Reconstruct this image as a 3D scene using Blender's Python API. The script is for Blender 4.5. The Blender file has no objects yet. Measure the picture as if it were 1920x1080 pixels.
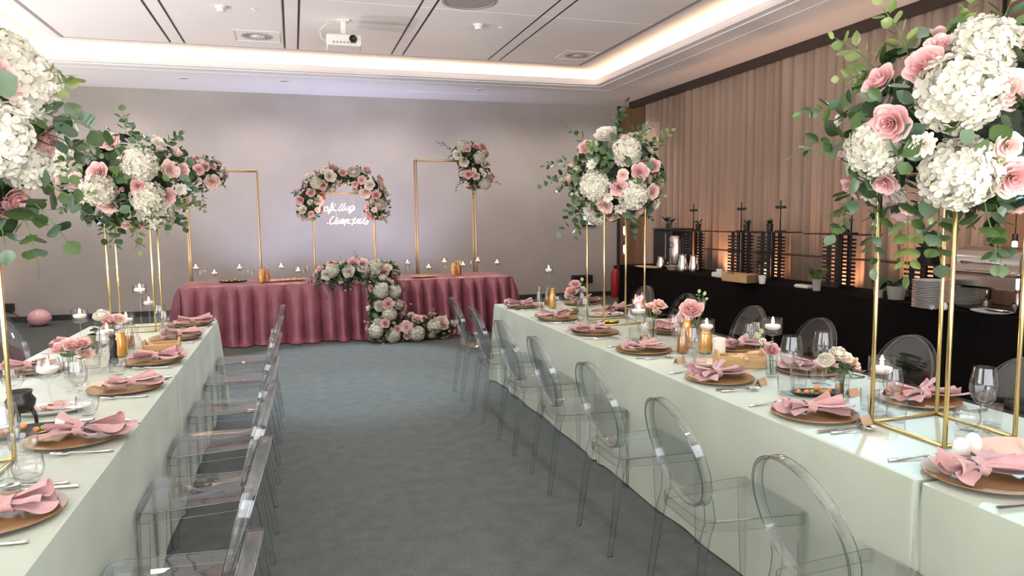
import bpy, math, random
from math import pi, sin, cos, radians
from mathutils import Vector, Matrix, Quaternion, noise
sc = bpy.context.scene
COL = sc.collection
rnd = random.Random(7)

# ------------------------------------------------------------------ camera, light, exposure
HC, FPX = 1.58, 1338.0
def nrm(v): return Vector(v).normalized()
_vy = nrm((550-960, 413-540, FPX)); _vx = nrm((5387-960, 360-540, FPX))
_z = _vx.cross(_vy).normalized()
if _z.y > 0: _z = -_z
_x = _vy.cross(_z).normalized()
if _x.x < 0: _x = -_x
RC = Matrix((_x, _vy, _z))                        # world <- camera (x right, y down, z forward)
cam_d = bpy.data.cameras.new('camera'); cam = bpy.data.objects.new('camera', cam_d); COL.objects.link(cam)
cam_d.sensor_width = 36; cam_d.lens = FPX/1920*36; cam_d.clip_end = 100; cam_d.clip_start = .05
cam.matrix_world = Matrix((( RC[0][0], -RC[0][1], -RC[0][2], 0), (RC[1][0], -RC[1][1], -RC[1][2], 0),
                           (RC[2][0], -RC[2][1], -RC[2][2], HC), (0,0,0,1)))
sc.camera = cam
def ray(px, py): return RC @ Vector(((px-960)/FPX, (py-540)/FPX, 1))
def onz(px, py, z=.75):
    d = ray(px, py); t = (z-HC)/d.z; return Vector((d.x*t, d.y*t, z))
def ony(px, py, y):
    d = ray(px, py); t = y/d.y; return Vector((d.x*t, y, HC+d.z*t))
def onx(px, py, x):
    d = ray(px, py); t = x/d.x; return Vector((x, d.y*t, HC+d.z*t))

vs = sc.view_settings
vs.view_transform = 'Standard'; vs.look = 'None'; vs.gamma = 1; vs.use_curve_mapping = False
vs.exposure = 0.56
cy = sc.cycles
cy.max_bounces = 10; cy.diffuse_bounces = 4; cy.glossy_bounces = 4; cy.transmission_bounces = 6; cy.transparent_max_bounces = 48
cy.sample_clamp_indirect = 4; cy.sample_clamp_direct = 20; cy.caustics_reflective = False; cy.caustics_refractive = False
try: cy.use_denoising = True
except Exception: pass
w = bpy.data.worlds.new('World'); sc.world = w; w.use_nodes = True
w.node_tree.nodes['Background'].inputs[0].default_value = (.75, .85, 1, 1)
w.node_tree.nodes['Background'].inputs[1].default_value = .6

def area(name, loc, rot, sx, sy, power, col):
    l = bpy.data.lights.new(name, 'AREA'); l.shape = 'RECTANGLE'; l.size = sx; l.size_y = sy; l.energy = power; l.color = col
    o = bpy.data.objects.new(name, l); COL.objects.link(o); o.location = loc; o.rotation_euler = rot; return o
def spot(name, loc, target, power, col, angle, blend=.6, size=.08):
    l = bpy.data.lights.new(name, 'SPOT'); l.energy = power; l.color = col; l.spot_size = radians(angle); l.spot_blend = blend; l.shadow_soft_size = size
    o = bpy.data.objects.new(name, l); COL.objects.link(o); o.location = loc
    o.rotation_euler = (Vector(target)-Vector(loc)).to_track_quat('-Z', 'Y').to_euler(); return o
def point(name, loc, power, col, size=.02):
    l = bpy.data.lights.new(name, 'POINT'); l.energy = power; l.color = col; l.shadow_soft_size = size
    o = bpy.data.objects.new(name, l); COL.objects.link(o); o.location = loc; return o
COOL = (.80, .90, 1.0); WARM = (1.0, .66, .42)
# area lights added as daylight from assumed windows behind the camera and at left
area('window_light', (0, -2.85, 1.75), (radians(90), 0, 0), 9, 2.5, 205, (.96, .98, 1))
area('window_light', (-6.3, 1.5, 1.75), (radians(90), 0, radians(-90)), 5, 2.4, 130, (.96, .98, 1))
# added fill spots under the ceiling, with no lit fittings of their own
for x in (-1.6, .9, 3.3):
    for y in (-.5, 2.4, 5.3, 8.2):
        spot('downlight', (x, y, 3.93), (x, y, 0), 24 if y < 8 else 85, (1, .93, .87), 130, .8, .09)
for x in (-4.6, -2.5, -.4, 1.7, 3.8, 5.6):  # soffit spots added to brighten the back wall
    spot('downlight', (x, 11.9, 3.73), (x, 12.6, 0), 75, (1, .92, .87), 140, .8, .09)
# assumed uplights, added on the floor behind the head table
for x in (-.6, .7, 1.9):
    spot('uplight', (x, 11.7, .15), (x+.1, 13.1, 2.6), 80, (.55, .63, 1), 95, .9, .06)
spot('uplight', (-5.0, 12.3, .2), (-4.9, 13.1, 1.3), 16, (1, .72, .46), 110, .9, .05)  # assumed warm lamp, added low at left to light the back wall
# unseen fill spots added low along left and rear walls to brighten the ceiling
for x, y in ((-5.9,-1.5),(-5.9,3.0),(-5.9,6.5),(-5.9,10.0),(-2.5,-2.6),(1.5,-2.6),(5.0,-2.6)):
    spot('uplight', (x, y, .35), (x*.45, y+.6 if y > 0 else 1.5, 3.9), 500, (1, .95, .93), 100, .9, .08)
# assumed blue-white stage pars, added for the cool pools of light
spot('par_light', (.45, 9.3, 3.72), (.45, 7.7, 0), 650, (.66, .84, 1), 50, .45, .06)
spot('par_light', (5.6, 5.2, 3.7), (2.45, 2.3, .7), 400, (.46, .80, 1), 46, .7, .06)
spot('par_light', (.8, 9.5, 3.72), (.1, 3.6, .3), 420, (.70, .90, 1), 74, .7, .06)
spot('par_light', (-3.6, 9.8, 3.7), (-1.2, 5.6, .7), 170, (.66, .84, 1), 38, .7, .06)

# ------------------------------------------------------------------ helpers
class MB:
    def __init__(s): s.v = []; s.f = []
    def add(s, vs_, fs_):
        b = len(s.v); s.v += [tuple(p) for p in vs_]; s.f += [tuple(i+b for i in f) for f in fs_]
    def box(s, c, d, rz=0, m=None):
        x, y, z = (q/2 for q in d); M = Matrix.Rotation(rz, 3, 'Z') if m is None else m
        P = [Vector(c)+M@Vector((i*x, j*y, k*z)) for i in (-1,1) for j in (-1,1) for k in (-1,1)]
        s.add(P, [(0,1,3,2),(4,6,7,5),(0,4,5,1),(2,3,7,6),(0,2,6,4),(1,5,7,3)])
    def bev(s, c, d, b=.004, rz=0):
        x, y, z = (q/2 for q in d); b = min(b, x*.9, y*.9, z*.9)
        M = Matrix.Rotation(rz, 3, 'Z'); rings = []
        def ring(i, zz): return [(i*1-0, 0)]
        pts = []
        def rr(ix, iy, zz):
            return [(ix,-iy+b,zz),(ix,iy-b,zz),(ix-b,iy,zz),(-ix+b,iy,zz),(-ix,iy-b,zz),(-ix,-iy+b,zz),(-ix+b,-iy,zz),(ix-b,-iy,zz)]
        for ix, iy, zz in ((x-b,y-b,-z),(x,y,-z+b),(x,y,z-b),(x-b,y-b,z)): pts += rr(ix, iy, zz)
        P = [Vector(c)+M@Vector(p) for p in pts]
        F = [tuple(range(7,-1,-1)), tuple(range(24,32))]
        for k in range(3):
            for i in range(8):
                j = (i+1) % 8; F.append((k*8+i, k*8+j, k*8+8+j, k*8+8+i))
        s.add(P, F)
    def tube(s, path, r, n=8, closed=False, sq=None, caps=True):
        path = [Vector(p) for p in path]; N = len(path); V = []; F = []; up = None
        for i, p in enumerate(path):
            a = path[(i-1) % N] if (closed or i) else p; b = path[(i+1) % N] if (closed or i < N-1) else p
            t = (b-a).normalized()
            if up is None: up = Vector((0,0,1)) if abs(t.z) < .9 else Vector((0,1,0))
            u = (up-t*up.dot(t)).normalized(); up = u; w_ = t.cross(u)
            ri = r[i] if isinstance(r, (list, tuple)) else r
            for k in range(n):
                a_ = 2*pi*(k+.5)/n
                V.append(p+u*(ri*cos(a_))+w_*(ri*sin(a_)))
        for i in range(N if closed else N-1):
            j = (i+1) % N
            for k in range(n): F.append((i*n+k, i*n+(k+1) % n, j*n+(k+1) % n, j*n+k))
        if not closed and caps: F += [tuple(range(n-1,-1,-1)), tuple(range((N-1)*n, N*n))]
        s.add(V, F)
    def lathe(s, prof, n=20, c=(0,0,0)):
        V = []; F = []; idx = []
        for r, z in prof:
            if r < 1e-6: idx.append([len(V)]); V.append((c[0], c[1], c[2]+z))
            else:
                idx.append(list(range(len(V), len(V)+n)))
                V += [(c[0]+r*cos(2*pi*k/n), c[1]+r*sin(2*pi*k/n), c[2]+z) for k in range(n)]
        for A, B in zip(idx, idx[1:]):
            for k in range(n):
                q = (k+1) % n
                if len(A) == 1 and len(B) == 1: break
                if len(A) == 1: F.append((A[0], B[q], B[k]))
                elif len(B) == 1: F.append((A[k], A[q], B[0]))
                else: F.append((A[k], A[q], B[q], B[k]))
        s.add(V, F)
    def grid(s, fn, nu, nv, cu=False):
        V = [fn(i/nu, j/nv) for i in range(nu if cu else nu+1) for j in range(nv+1)]; F = []; m = nv+1; N = nu if cu else nu+1
        for i in range(nu):
            for j in range(nv):
                a = i*m+j; b = ((i+1) % N)*m+j; F.append((a, b, b+1, a+1))
        s.add(V, F)
    def mesh(s, name, m, smooth=True, ang=None):
        me = bpy.data.meshes.new(name); me.from_pydata([tuple(p) for p in s.v], [], s.f); me.update()
        me.materials.append(m)
        if smooth:
            me.polygons.foreach_set('use_smooth', [True]*len(me.polygons))
            if ang: me.set_sharp_from_angle(angle=radians(ang))
        return me
def ob(name, me, parent=None, loc=(0,0,0), rot=(0,0,0), scl=(1,1,1), label=None):
    o = bpy.data.objects.new(name, me); COL.objects.link(o)
    if parent: o.parent = parent
    o.location = loc; o.rotation_euler = rot; o.scale = scl if not isinstance(scl, (int, float)) else (scl,)*3
    if label: o['label'] = label
    return o
def tag(o, label, cat, group=None, kind=None):
    o['label'] = label; o['category'] = cat
    if group: o['group'] = group
    if kind: o['kind'] = kind
    return o
def thing(name, label, cat, loc=(0,0,0), rz=0, group=None):
    o = ob(name, None, None, loc, (0,0,rz)); o.empty_display_size = .1
    return tag(o, label, cat, group)
def struct(name, mb, m, smooth=False, parent=None):
    o = ob(name, mb.mesh(name, m, smooth), parent)
    if not parent: o['kind'] = 'structure'
    return o
def bx(c, d, **k):
    b = MB(); b.box(c, d, **k); return b
def bv(c, d, b=.004, rz=0):
    q = MB(); q.bev(c, d, b, rz); return q
def tb(path, r, n=8, **k):
    b = MB(); b.tube(path, r, n, **k); return b
def lt(prof, n=20, c=(0,0,0)):
    b = MB(); b.lathe(prof, n, c); return b
_cache = {}
def cached(key, fn):
    if key not in _cache: _cache[key] = fn()
    return _cache[key]
ORD = ['first','second','third','fourth','fifth','sixth','seventh','eighth','ninth','tenth','eleventh','twelfth','thirteenth','fourteenth','fifteenth','sixteenth','seventeenth','eighteenth','nineteenth','twentieth']

# ------------------------------------------------------------------ materials
def mat(name, col, rough=.5, metal=0, **k):
    m = bpy.data.materials.new(name); m.use_nodes = True; b = m.node_tree.nodes['Principled BSDF']
    b.inputs['Base Color'].default_value = (*col, 1); b.inputs['Roughness'].default_value = rough; b.inputs['Metallic'].default_value = metal
    for a, v in k.items(): b.inputs[a].default_value = v
    return m
def node(m, t, **k):
    n = m.node_tree.nodes.new(t)
    for a, v in k.items(): setattr(n, a, v)
    return n
def vary(m, c1, c2, scale=8, detail=4, coord='Object', bump=0, bscale=None, mapping=None, lo=.35, hi=.65, dist=.01):
    """noise-mixed base colour and optional bump"""
    t = m.node_tree; b = t.nodes['Principled BSDF']; tc = node(m, 'ShaderNodeTexCoord')
    src = tc.outputs[coord]
    if mapping:
        mp = node(m, 'ShaderNodeMapping'); mp.inputs['Scale'].default_value = mapping; t.links.new(src, mp.inputs[0]); src = mp.outputs[0]
    n = node(m, 'ShaderNodeTexNoise'); n.inputs['Scale'].default_value = scale; n.inputs['Detail'].default_value = detail; t.links.new(src, n.inputs['Vector'])
    r = node(m, 'ShaderNodeValToRGB'); r.color_ramp.elements[0].position = lo; r.color_ramp.elements[1].position = hi
    r.color_ramp.elements[0].color = (*c1, 1); r.color_ramp.elements[1].color = (*c2, 1)
    t.links.new(n.outputs[0], r.inputs[0]); t.links.new(r.outputs[0], b.inputs['Base Color'])
    if bump:
        n2 = node(m, 'ShaderNodeTexNoise'); n2.inputs['Scale'].default_value = bscale or scale; n2.inputs['Detail'].default_value = 3; t.links.new(src, n2.inputs['Vector'])
        bp = node(m, 'ShaderNodeBump'); bp.inputs['Strength'].default_value = bump; bp.inputs['Distance'].default_value = dist
        t.links.new(n2.outputs[0], bp.inputs['Height']); t.links.new(bp.outputs[0], b.inputs['Normal'])
    return m
def emit(name, col, s):
    m = mat(name, col, .5); b = m.node_tree.nodes['Principled BSDF']
    b.inputs['Emission Color'].default_value = (*col, 1); b.inputs['Emission Strength'].default_value = s; return m
def clear(name, face, edge, f0=.04, rough=.02, p=2.5):
    """thin clear plastic or glass: see-through, darker where looked through edge-on, mirror-like by Schlick's Fresnel law"""
    m = bpy.data.materials.new(name); m.use_nodes = True; t = m.node_tree; t.nodes.clear()
    out = node(m, 'ShaderNodeOutputMaterial'); mix = node(m, 'ShaderNodeMixShader'); tr = node(m, 'ShaderNodeBsdfTransparent'); gl = node(m, 'ShaderNodeBsdfGlossy')
    lw = node(m, 'ShaderNodeLayerWeight'); lw.inputs[0].default_value = .5
    p5 = node(m, 'ShaderNodeMath', operation='POWER'); p5.inputs[1].default_value = 5; fr = node(m, 'ShaderNodeMath', operation='MULTIPLY_ADD'); fr.inputs[1].default_value = .8; fr.inputs[2].default_value = f0
    pe = node(m, 'ShaderNodeMath', operation='POWER'); pe.inputs[1].default_value = p
    mx = node(m, 'ShaderNodeMix', data_type='RGBA'); mx.inputs[6].default_value = (*face, 1); mx.inputs[7].default_value = (*edge, 1)
    gl.inputs['Roughness'].default_value = rough; L = t.links.new
    L(lw.outputs['Facing'], p5.inputs[0]); L(p5.outputs[0], fr.inputs[0]); L(lw.outputs['Facing'], pe.inputs[0]); L(pe.outputs[0], mx.inputs[0]); L(mx.outputs[2], tr.inputs[0])
    L(fr.outputs[0], mix.inputs[0]); L(tr.outputs[0], mix.inputs[1]); L(gl.outputs[0], mix.inputs[2]); L(mix.outputs[0], out.inputs[0])
    return m
M = {}
M['wall'] = vary(mat('wall_paint', (.33,.30,.285), .75), (.375,.338,.31), (.405,.366,.335), 1.5, 3, bump=.05, bscale=160)
M['ceil'] = vary(mat('ceiling_paint', (.72,.68,.66), .8), (.86,.83,.82), (.88,.855,.845), 1.2, 3)
M['soffit'] = vary(mat('soffit_paint', (.7,.66,.65), .8), (.85,.82,.815), (.87,.845,.835), 1.2, 3)
M['slot'] = mat('slot_black', (.02,.02,.022), .6)
M['gap'] = mat('shadow_gap_grey', (.35,.33,.33), .7)
M['white'] = mat('white_plastic', (.80,.77,.72), .45)
M['led'] = emit('led_strip', (1, .62, .36), 330)
M['carpet'] = vary(mat('carpet', (.06,.07,.07), .95), (.048,.053,.049), (.106,.116,.109), 140, 9, bump=.35, bscale=520, lo=.32, hi=.72, dist=.01)
_t = M['carpet'].node_tree; _b = _t.nodes['Principled BSDF']; _l = _b.inputs['Base Color'].links[0].from_socket
_n = node(M['carpet'], 'ShaderNodeTexNoise'); _n.inputs['Scale'].default_value = 9; _n.inputs['Detail'].default_value = 6; _n.inputs['Roughness'].default_value = .65
_mr = node(M['carpet'], 'ShaderNodeMapRange'); _mr.inputs[1].default_value = .3; _mr.inputs[2].default_value = .7; _mr.inputs[3].default_value = .80; _mr.inputs[4].default_value = 1.18
_mu = node(M['carpet'], 'ShaderNodeVectorMath', operation='SCALE'); _tc = node(M['carpet'], 'ShaderNodeTexCoord')
_t.links.new(_tc.outputs['Object'], _n.inputs['Vector']); _t.links.new(_n.outputs[0], _mr.inputs[0]); _t.links.new(_mr.outputs[0], _mu.inputs['Scale']); _t.links.new(_l, _mu.inputs[0]); _t.links.new(_mu.outputs[0], _b.inputs['Base Color'])
M['base'] = mat('baseboard_dark', (.03,.028,.027), .5)
M['panelwood'] = vary(mat('panel_wood', (.24,.14,.08), .45), (.20,.115,.065), (.29,.17,.10), 6, 4, mapping=(1,1,.12))
M['dark'] = mat('dark_wood', (.035,.025,.021), .5)
M['curtain'] = vary(mat('curtain_fabric', (.30,.215,.175), .8, **{'Sheen Weight':.3}), (.315,.22,.165), (.37,.26,.195), 3, 3, mapping=(1,1,.2), bump=.08, bscale=300)
M['gold'] = mat('brushed_gold', (.80,.63,.29), .25, 1)
M['acrylic'] = clear('clear_acrylic', (.972,.976,.978), (.16,.18,.20), .065, .012, 9)
M['acredge'] = clear('acrylic_edge', (.55,.57,.59), (.12,.13,.14), .26, .02, 4)  # dark tint stands in for internal reflection along the chair edges
M['glass'] = clear('clear_glass', (.985,.987,.987), (.35,.37,.38), .07, .01, 8)
M['water'] = clear('water', (.95,.965,.965), (.75,.78,.78), .02, .01, 3)
M['sage'] = vary(mat('sage_cloth', (.44,.50,.40), .5, **{'Sheen Weight':.25}), (.395,.435,.335), (.425,.462,.362), 4, 4, bump=.06, bscale=420)
M['velvet'] = vary(mat('rose_velvet', (.33,.115,.15), .4, **{'Sheen Weight':.22,'Sheen Roughness':.25}), (.215,.060,.082), (.275,.09,.118), 6, 4, bump=.08, bscale=90)
M['velvet'].node_tree.nodes['Principled BSDF'].inputs['Sheen Tint'].default_value = (1,.62,.72,1)
M['napkin'] = vary(mat('dusty_pink_napkin', (.62,.34,.35), .8, **{'Sheen Weight':.3}), (.49,.265,.262), (.56,.315,.308), 30, 4, bump=.12, bscale=700)
M['charger'] = vary(mat('charger_brown', (.40,.20,.08), .42), (.235,.118,.042), (.29,.155,.06), 6, 4, mapping=(1,6,1))
M['olgold'] = mat('dull_gold', (.62,.45,.25), .38, 1)
M['steel'] = mat('polished_steel', (.78,.77,.75), .16, 1)
M['blackcloth'] = vary(mat('black_cloth', (.003,.003,.003), .95, **{'Specular IOR Level':.08}), (.0022,.0022,.0024), (.004,.004,.0042), 12, 4)
M['black'] = mat('black_lacquer', (.012,.011,.011), .4)
M['wax'] = mat('candle_wax', (.90,.80,.70), .5, **{'Subsurface Weight':.3,'Subsurface Radius':(.02,.012,.008)})
M['flame'] = emit('flame', (1,.72,.34), 28)
M['juice'] = mat('orange_juice', (.88,.42,.03), .25)
M['amber'] = mat('amber_juice', (.42,.16,.02), .25)
M['crate'] = vary(mat('light_wood', (.55,.34,.16), .55), (.50,.30,.135), (.60,.38,.19), 8, 4, mapping=(1,8,8))
M['kraft'] = mat('kraft_paper', (.58,.38,.25), .8)
M['blush'] = mat('blush_card', (.74,.52,.42), .8)
M['porcelain'] = mat('white_porcelain', (.80,.78,.75), .18)
M['pinkballoon'] = mat('pink_balloon', (.70,.38,.40), .3)
M['cookie'] = vary(mat('cookie', (.62,.42,.2), .7), (.5,.3,.13), (.72,.5,.27), 40, 3)
M['slate'] = mat('black_slate', (.02,.02,.022), .5)
M['neon'] = emit('neon_tube', (1,.56,.54), 8)
M['chrome'] = mat('brushed_chrome', (.62,.60,.58), .22, 1)
M['red'] = mat('extinguisher_red', (.35,.015,.02), .35)
M['terracotta'] = mat('grey_pot', (.32,.31,.29), .7)
M['lampglow'] = emit('lamp_glow', (1,.70,.66), 9)
M['screen'] = emit('screen_blue', (.45,.66,1), 1.0)
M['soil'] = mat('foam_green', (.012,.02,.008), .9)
M['stem'] = mat('stem_green', (.10,.17,.04), .6)
def leafmat(name, c1, c2, rough=.45):
    m = mat(name, c1, rough); t = m.node_tree; b = t.nodes['Principled BSDF']
    oi = node(m, 'ShaderNodeObjectInfo'); r = node(m, 'ShaderNodeValToRGB')
    r.color_ramp.elements[0].color = (*c1, 1); r.color_ramp.elements[1].color = (*c2, 1)
    t.links.new(oi.outputs['Random'], r.inputs[0]); t.links.new(r.outputs[0], b.inputs['Base Color']); return m
M['leaf'] = leafmat('eucalyptus_leaf', (.014,.036,.010), (.075,.135,.035))
M['leafblue'] = leafmat('silver_leaf', (.045,.085,.045), (.12,.18,.11))
M['leaflime'] = leafmat('lime_leaf', (.09,.15,.03), (.22,.27,.09))
def petalmat(name, inner, outer, c2=None, r0=.15, r1=.85):
    """colour grows from the flower's heart to its rim; every bloom a little different"""
    m = mat(name, outer, .6, **{'Sheen Weight':.15}); t = m.node_tree; b = t.nodes['Principled BSDF']
    tc = node(m, 'ShaderNodeTexCoord'); ln = node(m, 'ShaderNodeVectorMath', operation='LENGTH'); t.links.new(tc.outputs['Object'], ln.inputs[0])
    r = node(m, 'ShaderNodeValToRGB'); r.color_ramp.elements[0].position = r0; r.color_ramp.elements[1].position = r1
    r.color_ramp.elements[0].color = (*inner, 1); r.color_ramp.elements[1].color = (*outer, 1); t.links.new(ln.outputs['Value'], r.inputs[0])
    oi = node(m, 'ShaderNodeObjectInfo'); mx = node(m, 'ShaderNodeMix', data_type='RGBA'); mu = node(m, 'ShaderNodeMath', operation='MULTIPLY'); mu.inputs[1].default_value = .55
    t.links.new(oi.outputs['Random'], mu.inputs[0]); t.links.new(mu.outputs[0], mx.inputs[0]); t.links.new(r.outputs[0], mx.inputs[6]); mx.inputs[7].default_value = (*(c2 or outer), 1)
    t.links.new(mx.outputs[2], b.inputs['Base Color'])
    tl = node(m, 'ShaderNodeBsdfTranslucent'); ms = node(m, 'ShaderNodeMixShader'); ms.inputs[0].default_value = .25
    t.links.new(mx.outputs[2], tl.inputs[0]); out = t.nodes['Material Output']
    t.links.new(b.outputs[0], ms.inputs[1]); t.links.new(tl.outputs[0], ms.inputs[2]); t.links.new(ms.outputs[0], out.inputs[0])
    return m
M['pink'] = petalmat('pink_rose_petal', (.68,.24,.26), (.84,.54,.52), (.87,.66,.62))
M['blushp'] = petalmat('blush_petal', (.76,.45,.41), (.87,.70,.64), (.84,.60,.55))
M['cream'] = petalmat('cream_petal', (.58,.55,.39), (.68,.65,.54), (.72,.69,.60), .5, 1.0)
M['ivory'] = petalmat('ivory_petal', (.80,.73,.60), (.86,.81,.73), (.86,.78,.71))
M['budg'] = petalmat('green_bud_petal', (.52,.58,.26), (.72,.74,.48), (.80,.80,.62))

# ------------------------------------------------------------------ room shell
YB, XR, XL, YR, ZS, ZU = 13.16, 6.62, -6.5, -3.0, 3.75, 3.95
struct('floor', bx((0,5,-.05), (13.4,16.6,.1)), M['carpet'])
struct('wall_back', bx(((XL+6.22)/2,YB+.1,2.0), (6.22-XL,.2,4.2)), M['wall'])
struct('wall_right', bx((XR+.1,5,2.0), (.2,16.6,4.2)), M['wall'])
# left and rear walls with window openings, assumed and added for the daylight
def window_wall(axis, pos, lo, hi, wl, wh):
    b = MB(); z0, z1 = .55, 3.0
    for a0, a1, q0, q1 in ((lo,wl,0,4.1),(wh,hi,0,4.1),(wl,wh,0,z0),(wl,wh,z1,4.1)):
        if axis == 'x': b.box((pos,(a0+a1)/2,(q0+q1)/2), (.2,a1-a0,q1-q0))
        else: b.box(((a0+a1)/2,pos,(q0+q1)/2), (a1-a0,.2,q1-q0))
    return b
struct('wall_left', window_wall('x', XL-.1, YR, YB+.2, -1, 4), M['wall'])
struct('wall_rear', window_wall('y', YR-.1, XL, XR, -4.5, 4.5), M['wall'])
for i, (axis, pos, lo, hi) in enumerate((('x', XL-.1, -1, 4), ('y', YR-.1, -4.5, 4.5))):
    b = MB(); n = 4 if axis == 'x' else 7
    for k in range(n):
        a = lo+(hi-lo)*k/(n-1)
        b.box((pos,a,1.775) if axis == 'x' else (a,pos,1.775), (.08,.08,2.45))
    for z in (.58, 2.97): b.box((pos,(lo+hi)/2,z) if axis == 'x' else ((lo+hi)/2,pos,z), (.08,hi-lo,.08) if axis == 'x' else (hi-lo,.08,.08))
    struct('window_%d' % (i+1), b, M['dark'])  # frames for the assumed windows, out of view
# ceiling: soffit ring, cove lip, raised tray
CX0, CX1, CY1, CY0 = -3.2, 4.88, 11.13, -1.6
b = MB()
for x0, x1, y0, y1 in ((XL,CX0,YR,YB),(CX1,XR,YR,YB),(CX0,CX1,CY1,YB),(CX0,CX1,YR,CY0)):
    b.box(((x0+x1)/2,(y0+y1)/2,ZS+.01), (x1-x0,y1-y0,.02))
sof = struct('ceiling_soffit', b, M['soffit']); sof.name = 'ceiling'
b = MB(); L = .05
for c, d in (((CX0-L/2,(CY0+CY1)/2,ZS+.056),(L,CY1-CY0+2*L,.068)), ((CX1+L/2,(CY0+CY1)/2,ZS+.056),(L,CY1-CY0+2*L,.068)),
             (((CX0+CX1)/2,CY1+L/2,ZS+.056),(CX1-CX0,L,.068)), (((CX0+CX1)/2,CY0-L/2,ZS+.056),(CX1-CX0,L,.068))):
    b.box(c, d)
struct('trim_1', b, M['soffit'])
# thin stepped bead below the lip
b = MB()
for c, d in (((CX0-.13,(CY0+CY1)/2,ZS-.006),(.05,CY1-CY0+.3,.012)), ((CX1+.13,(CY0+CY1)/2,ZS-.006),(.05,CY1-CY0+.3,.012)),
             (((CX0+CX1)/2,CY1+.13,ZS-.006),(CX1-CX0+.2,.05,.012))):
    b.box(c, d)
struct('trim_2', b, M['soffit'])
b = bx((.5,5,ZU+.15), (13.4,16.6,.1))
E0, E1 = .38, .38
b2 = MB(); CV = .42   # raised tray with the recess for the light behind the lip
b2.box(((CX0+CX1)/2,(CY0+CY1)/2,ZU+.02), (CX1-CX0+2*CV,CY1-CY0+2*CV,.04))
for c, d in (((CX0-CV,(CY0+CY1)/2,ZS+.12),(.03,CY1-CY0+2*CV,.25)), ((CX1+CV,(CY0+CY1)/2,ZS+.12),(.03,CY1-CY0+2*CV,.25)),
             (((CX0+CX1)/2,CY1+CV,ZS+.12),(CX1-CX0+2*CV,.03,.25)), (((CX0+CX1)/2,CY0-CV,ZS+.12),(CX1-CX0+2*CV,.03,.25))):
    b2.box(c, d)
tray = struct('ceiling_tray', b2, M['ceil']); tray.name = 'ceiling.001'
# panels of the tray: proud boards with grey shadow gaps, black double slots between
IX0, IX1, IY1 = -2.72, 4.36, 10.64
b = MB()
for c, d in (((IX0-.02,(IY1+CY0)/2,ZU-.004),(.04,IY1-CY0,.008)), ((IX1+.02,(IY1+CY0)/2,ZU-.004),(.05,IY1-CY0,.008)), (((IX0+IX1)/2,IY1+.012,ZU-.004),(IX1-IX0+.06,.025,.008))): b.box(c, d)
struct('trim_3', b, M['gap'])
sl = [-1.46,-1.29,-.02,.15,1.44,1.60,2.88,3.06]
for i in range(4):
    b = MB()
    for x in sl[2*i:2*i+2]: b.box((x,(10.58+CY0)/2,ZU-.006), (.022,10.58-CY0,.012))
    ob('air_slot', b.mesh('air_slot', M['slot'], False), tray)
edges = [IX0+.01, -1.475, -1.275, -.035, .165, 1.425, 1.615, 2.865, 3.075, IX1-.01]
for i in range(9):
    for k, (y0, y1) in enumerate(((CY0+.05, 2.4), (2.41, 5.3), (5.31, 8.19), (8.2, IY1-.012))):
        ob('ceiling_panel', bv(((edges[i]+edges[i+1])/2,(y0+y1)/2,ZU-.004), (edges[i+1]-edges[i]-.004,y1-y0,.012), .002).mesh('ceiling_panel', M['ceil'], False), tray)
# LED strip lying in the cove behind the lip
b = MB(); q = .16
for c, d in (((CX0-q,(CY0+CY1)/2,ZS+.05),(.03,CY1-CY0+2*q,.02)), ((CX1+q,(CY0+CY1)/2,ZS+.05),(.03,CY1-CY0+2*q,.02)),
             (((CX0+CX1)/2,CY1+q,ZS+.05),(CX1-CX0+2*q,.03,.02)), (((CX0+CX1)/2,CY0-q,ZS+.05),(CX1-CX0+2*q,.03,.02))): b.box(c, d)
tag(ob('led_strip', b.mesh('led_strip', M['led'], False)), 'warm glowing light strip in the ceiling cove', 'cove light')
struct('roof_slab', bx((0,5,4.25), (13.6,16.6,.1)), M['soffit']).name = 'ceiling.002'
# baseboards
struct('baseboard_back', bx(((XL+6.2)/2,YB-.008,.045), (6.2-XL,.016,.09)), M['base'])
struct('baseboard_left', bx((XL+.008,5,.045), (.016,16,.09)), M['base'])
# timber at both ends of the curtain
struct('trim_4', bx((6.24,YB-.02,ZS/2), (.05,.06,ZS)), M['dark'])
struct('trim_5', bx((6.40,YB+.02,ZS/2), (.28,.06,ZS)), M['panelwood'])
struct('trim_6', bx((6.56,12.75,ZS/2), (.06,.8,ZS)), M['panelwood'])
struct('trim_7', bx((6.50,4.1,ZS/2), (.06,2.3,ZS)), M['panelwood'])
# dark pelmet over the curtain
struct('trim_8', bx((6.27,7.2,ZS-.055), (.10,10.9,.11)), M['dark'])
struct('trim_9', bx((6.45,7.2,ZS-.012), (.30,10.9,.02)), M['dark'])
# curtains
def curtain(y0, y1, seed, label, wave=.19):
    r = random.Random(seed); n = int(abs(y1-y0)/.009); nz = 14; ph = [r.uniform(0,6) for _ in range(4)]
    b = MB()
    def fn(u, v):
        y = y0+(y1-y0)*u; s = y*2*pi/wave
        s += 1.3*sin(y*3.1+ph[0])+.8*sin(y*7.3+ph[1])
        A = .040+.016*sin(y*2.2+ph[2]); x = 6.42-2*A*abs(sin(s*.5))**.8*(.75+.25*sin(s*.23+ph[0]))-.007*sin(s*1.9+ph[3])+.01*(1-v)*sin(y*4+ph[1])
        return (x, y+.012*sin(s), .02+v*(ZS-.08))
    b.grid(fn, n, nz)
    return tag(ob('curtain', b.mesh('curtain', M['curtain'])), label, 'curtain', 'taupe curtain panels')
curtain(12.28, 8.50, 3, 'taupe pleated curtain panel furthest from the camera, next to the back wall')
curtain(8.485, 7.62, 4, 'narrow taupe pleated curtain panel in the middle of the curtain wall')
curtain(7.605, 5.22, 5, 'taupe pleated curtain panel behind the tall near flower ball')

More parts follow.
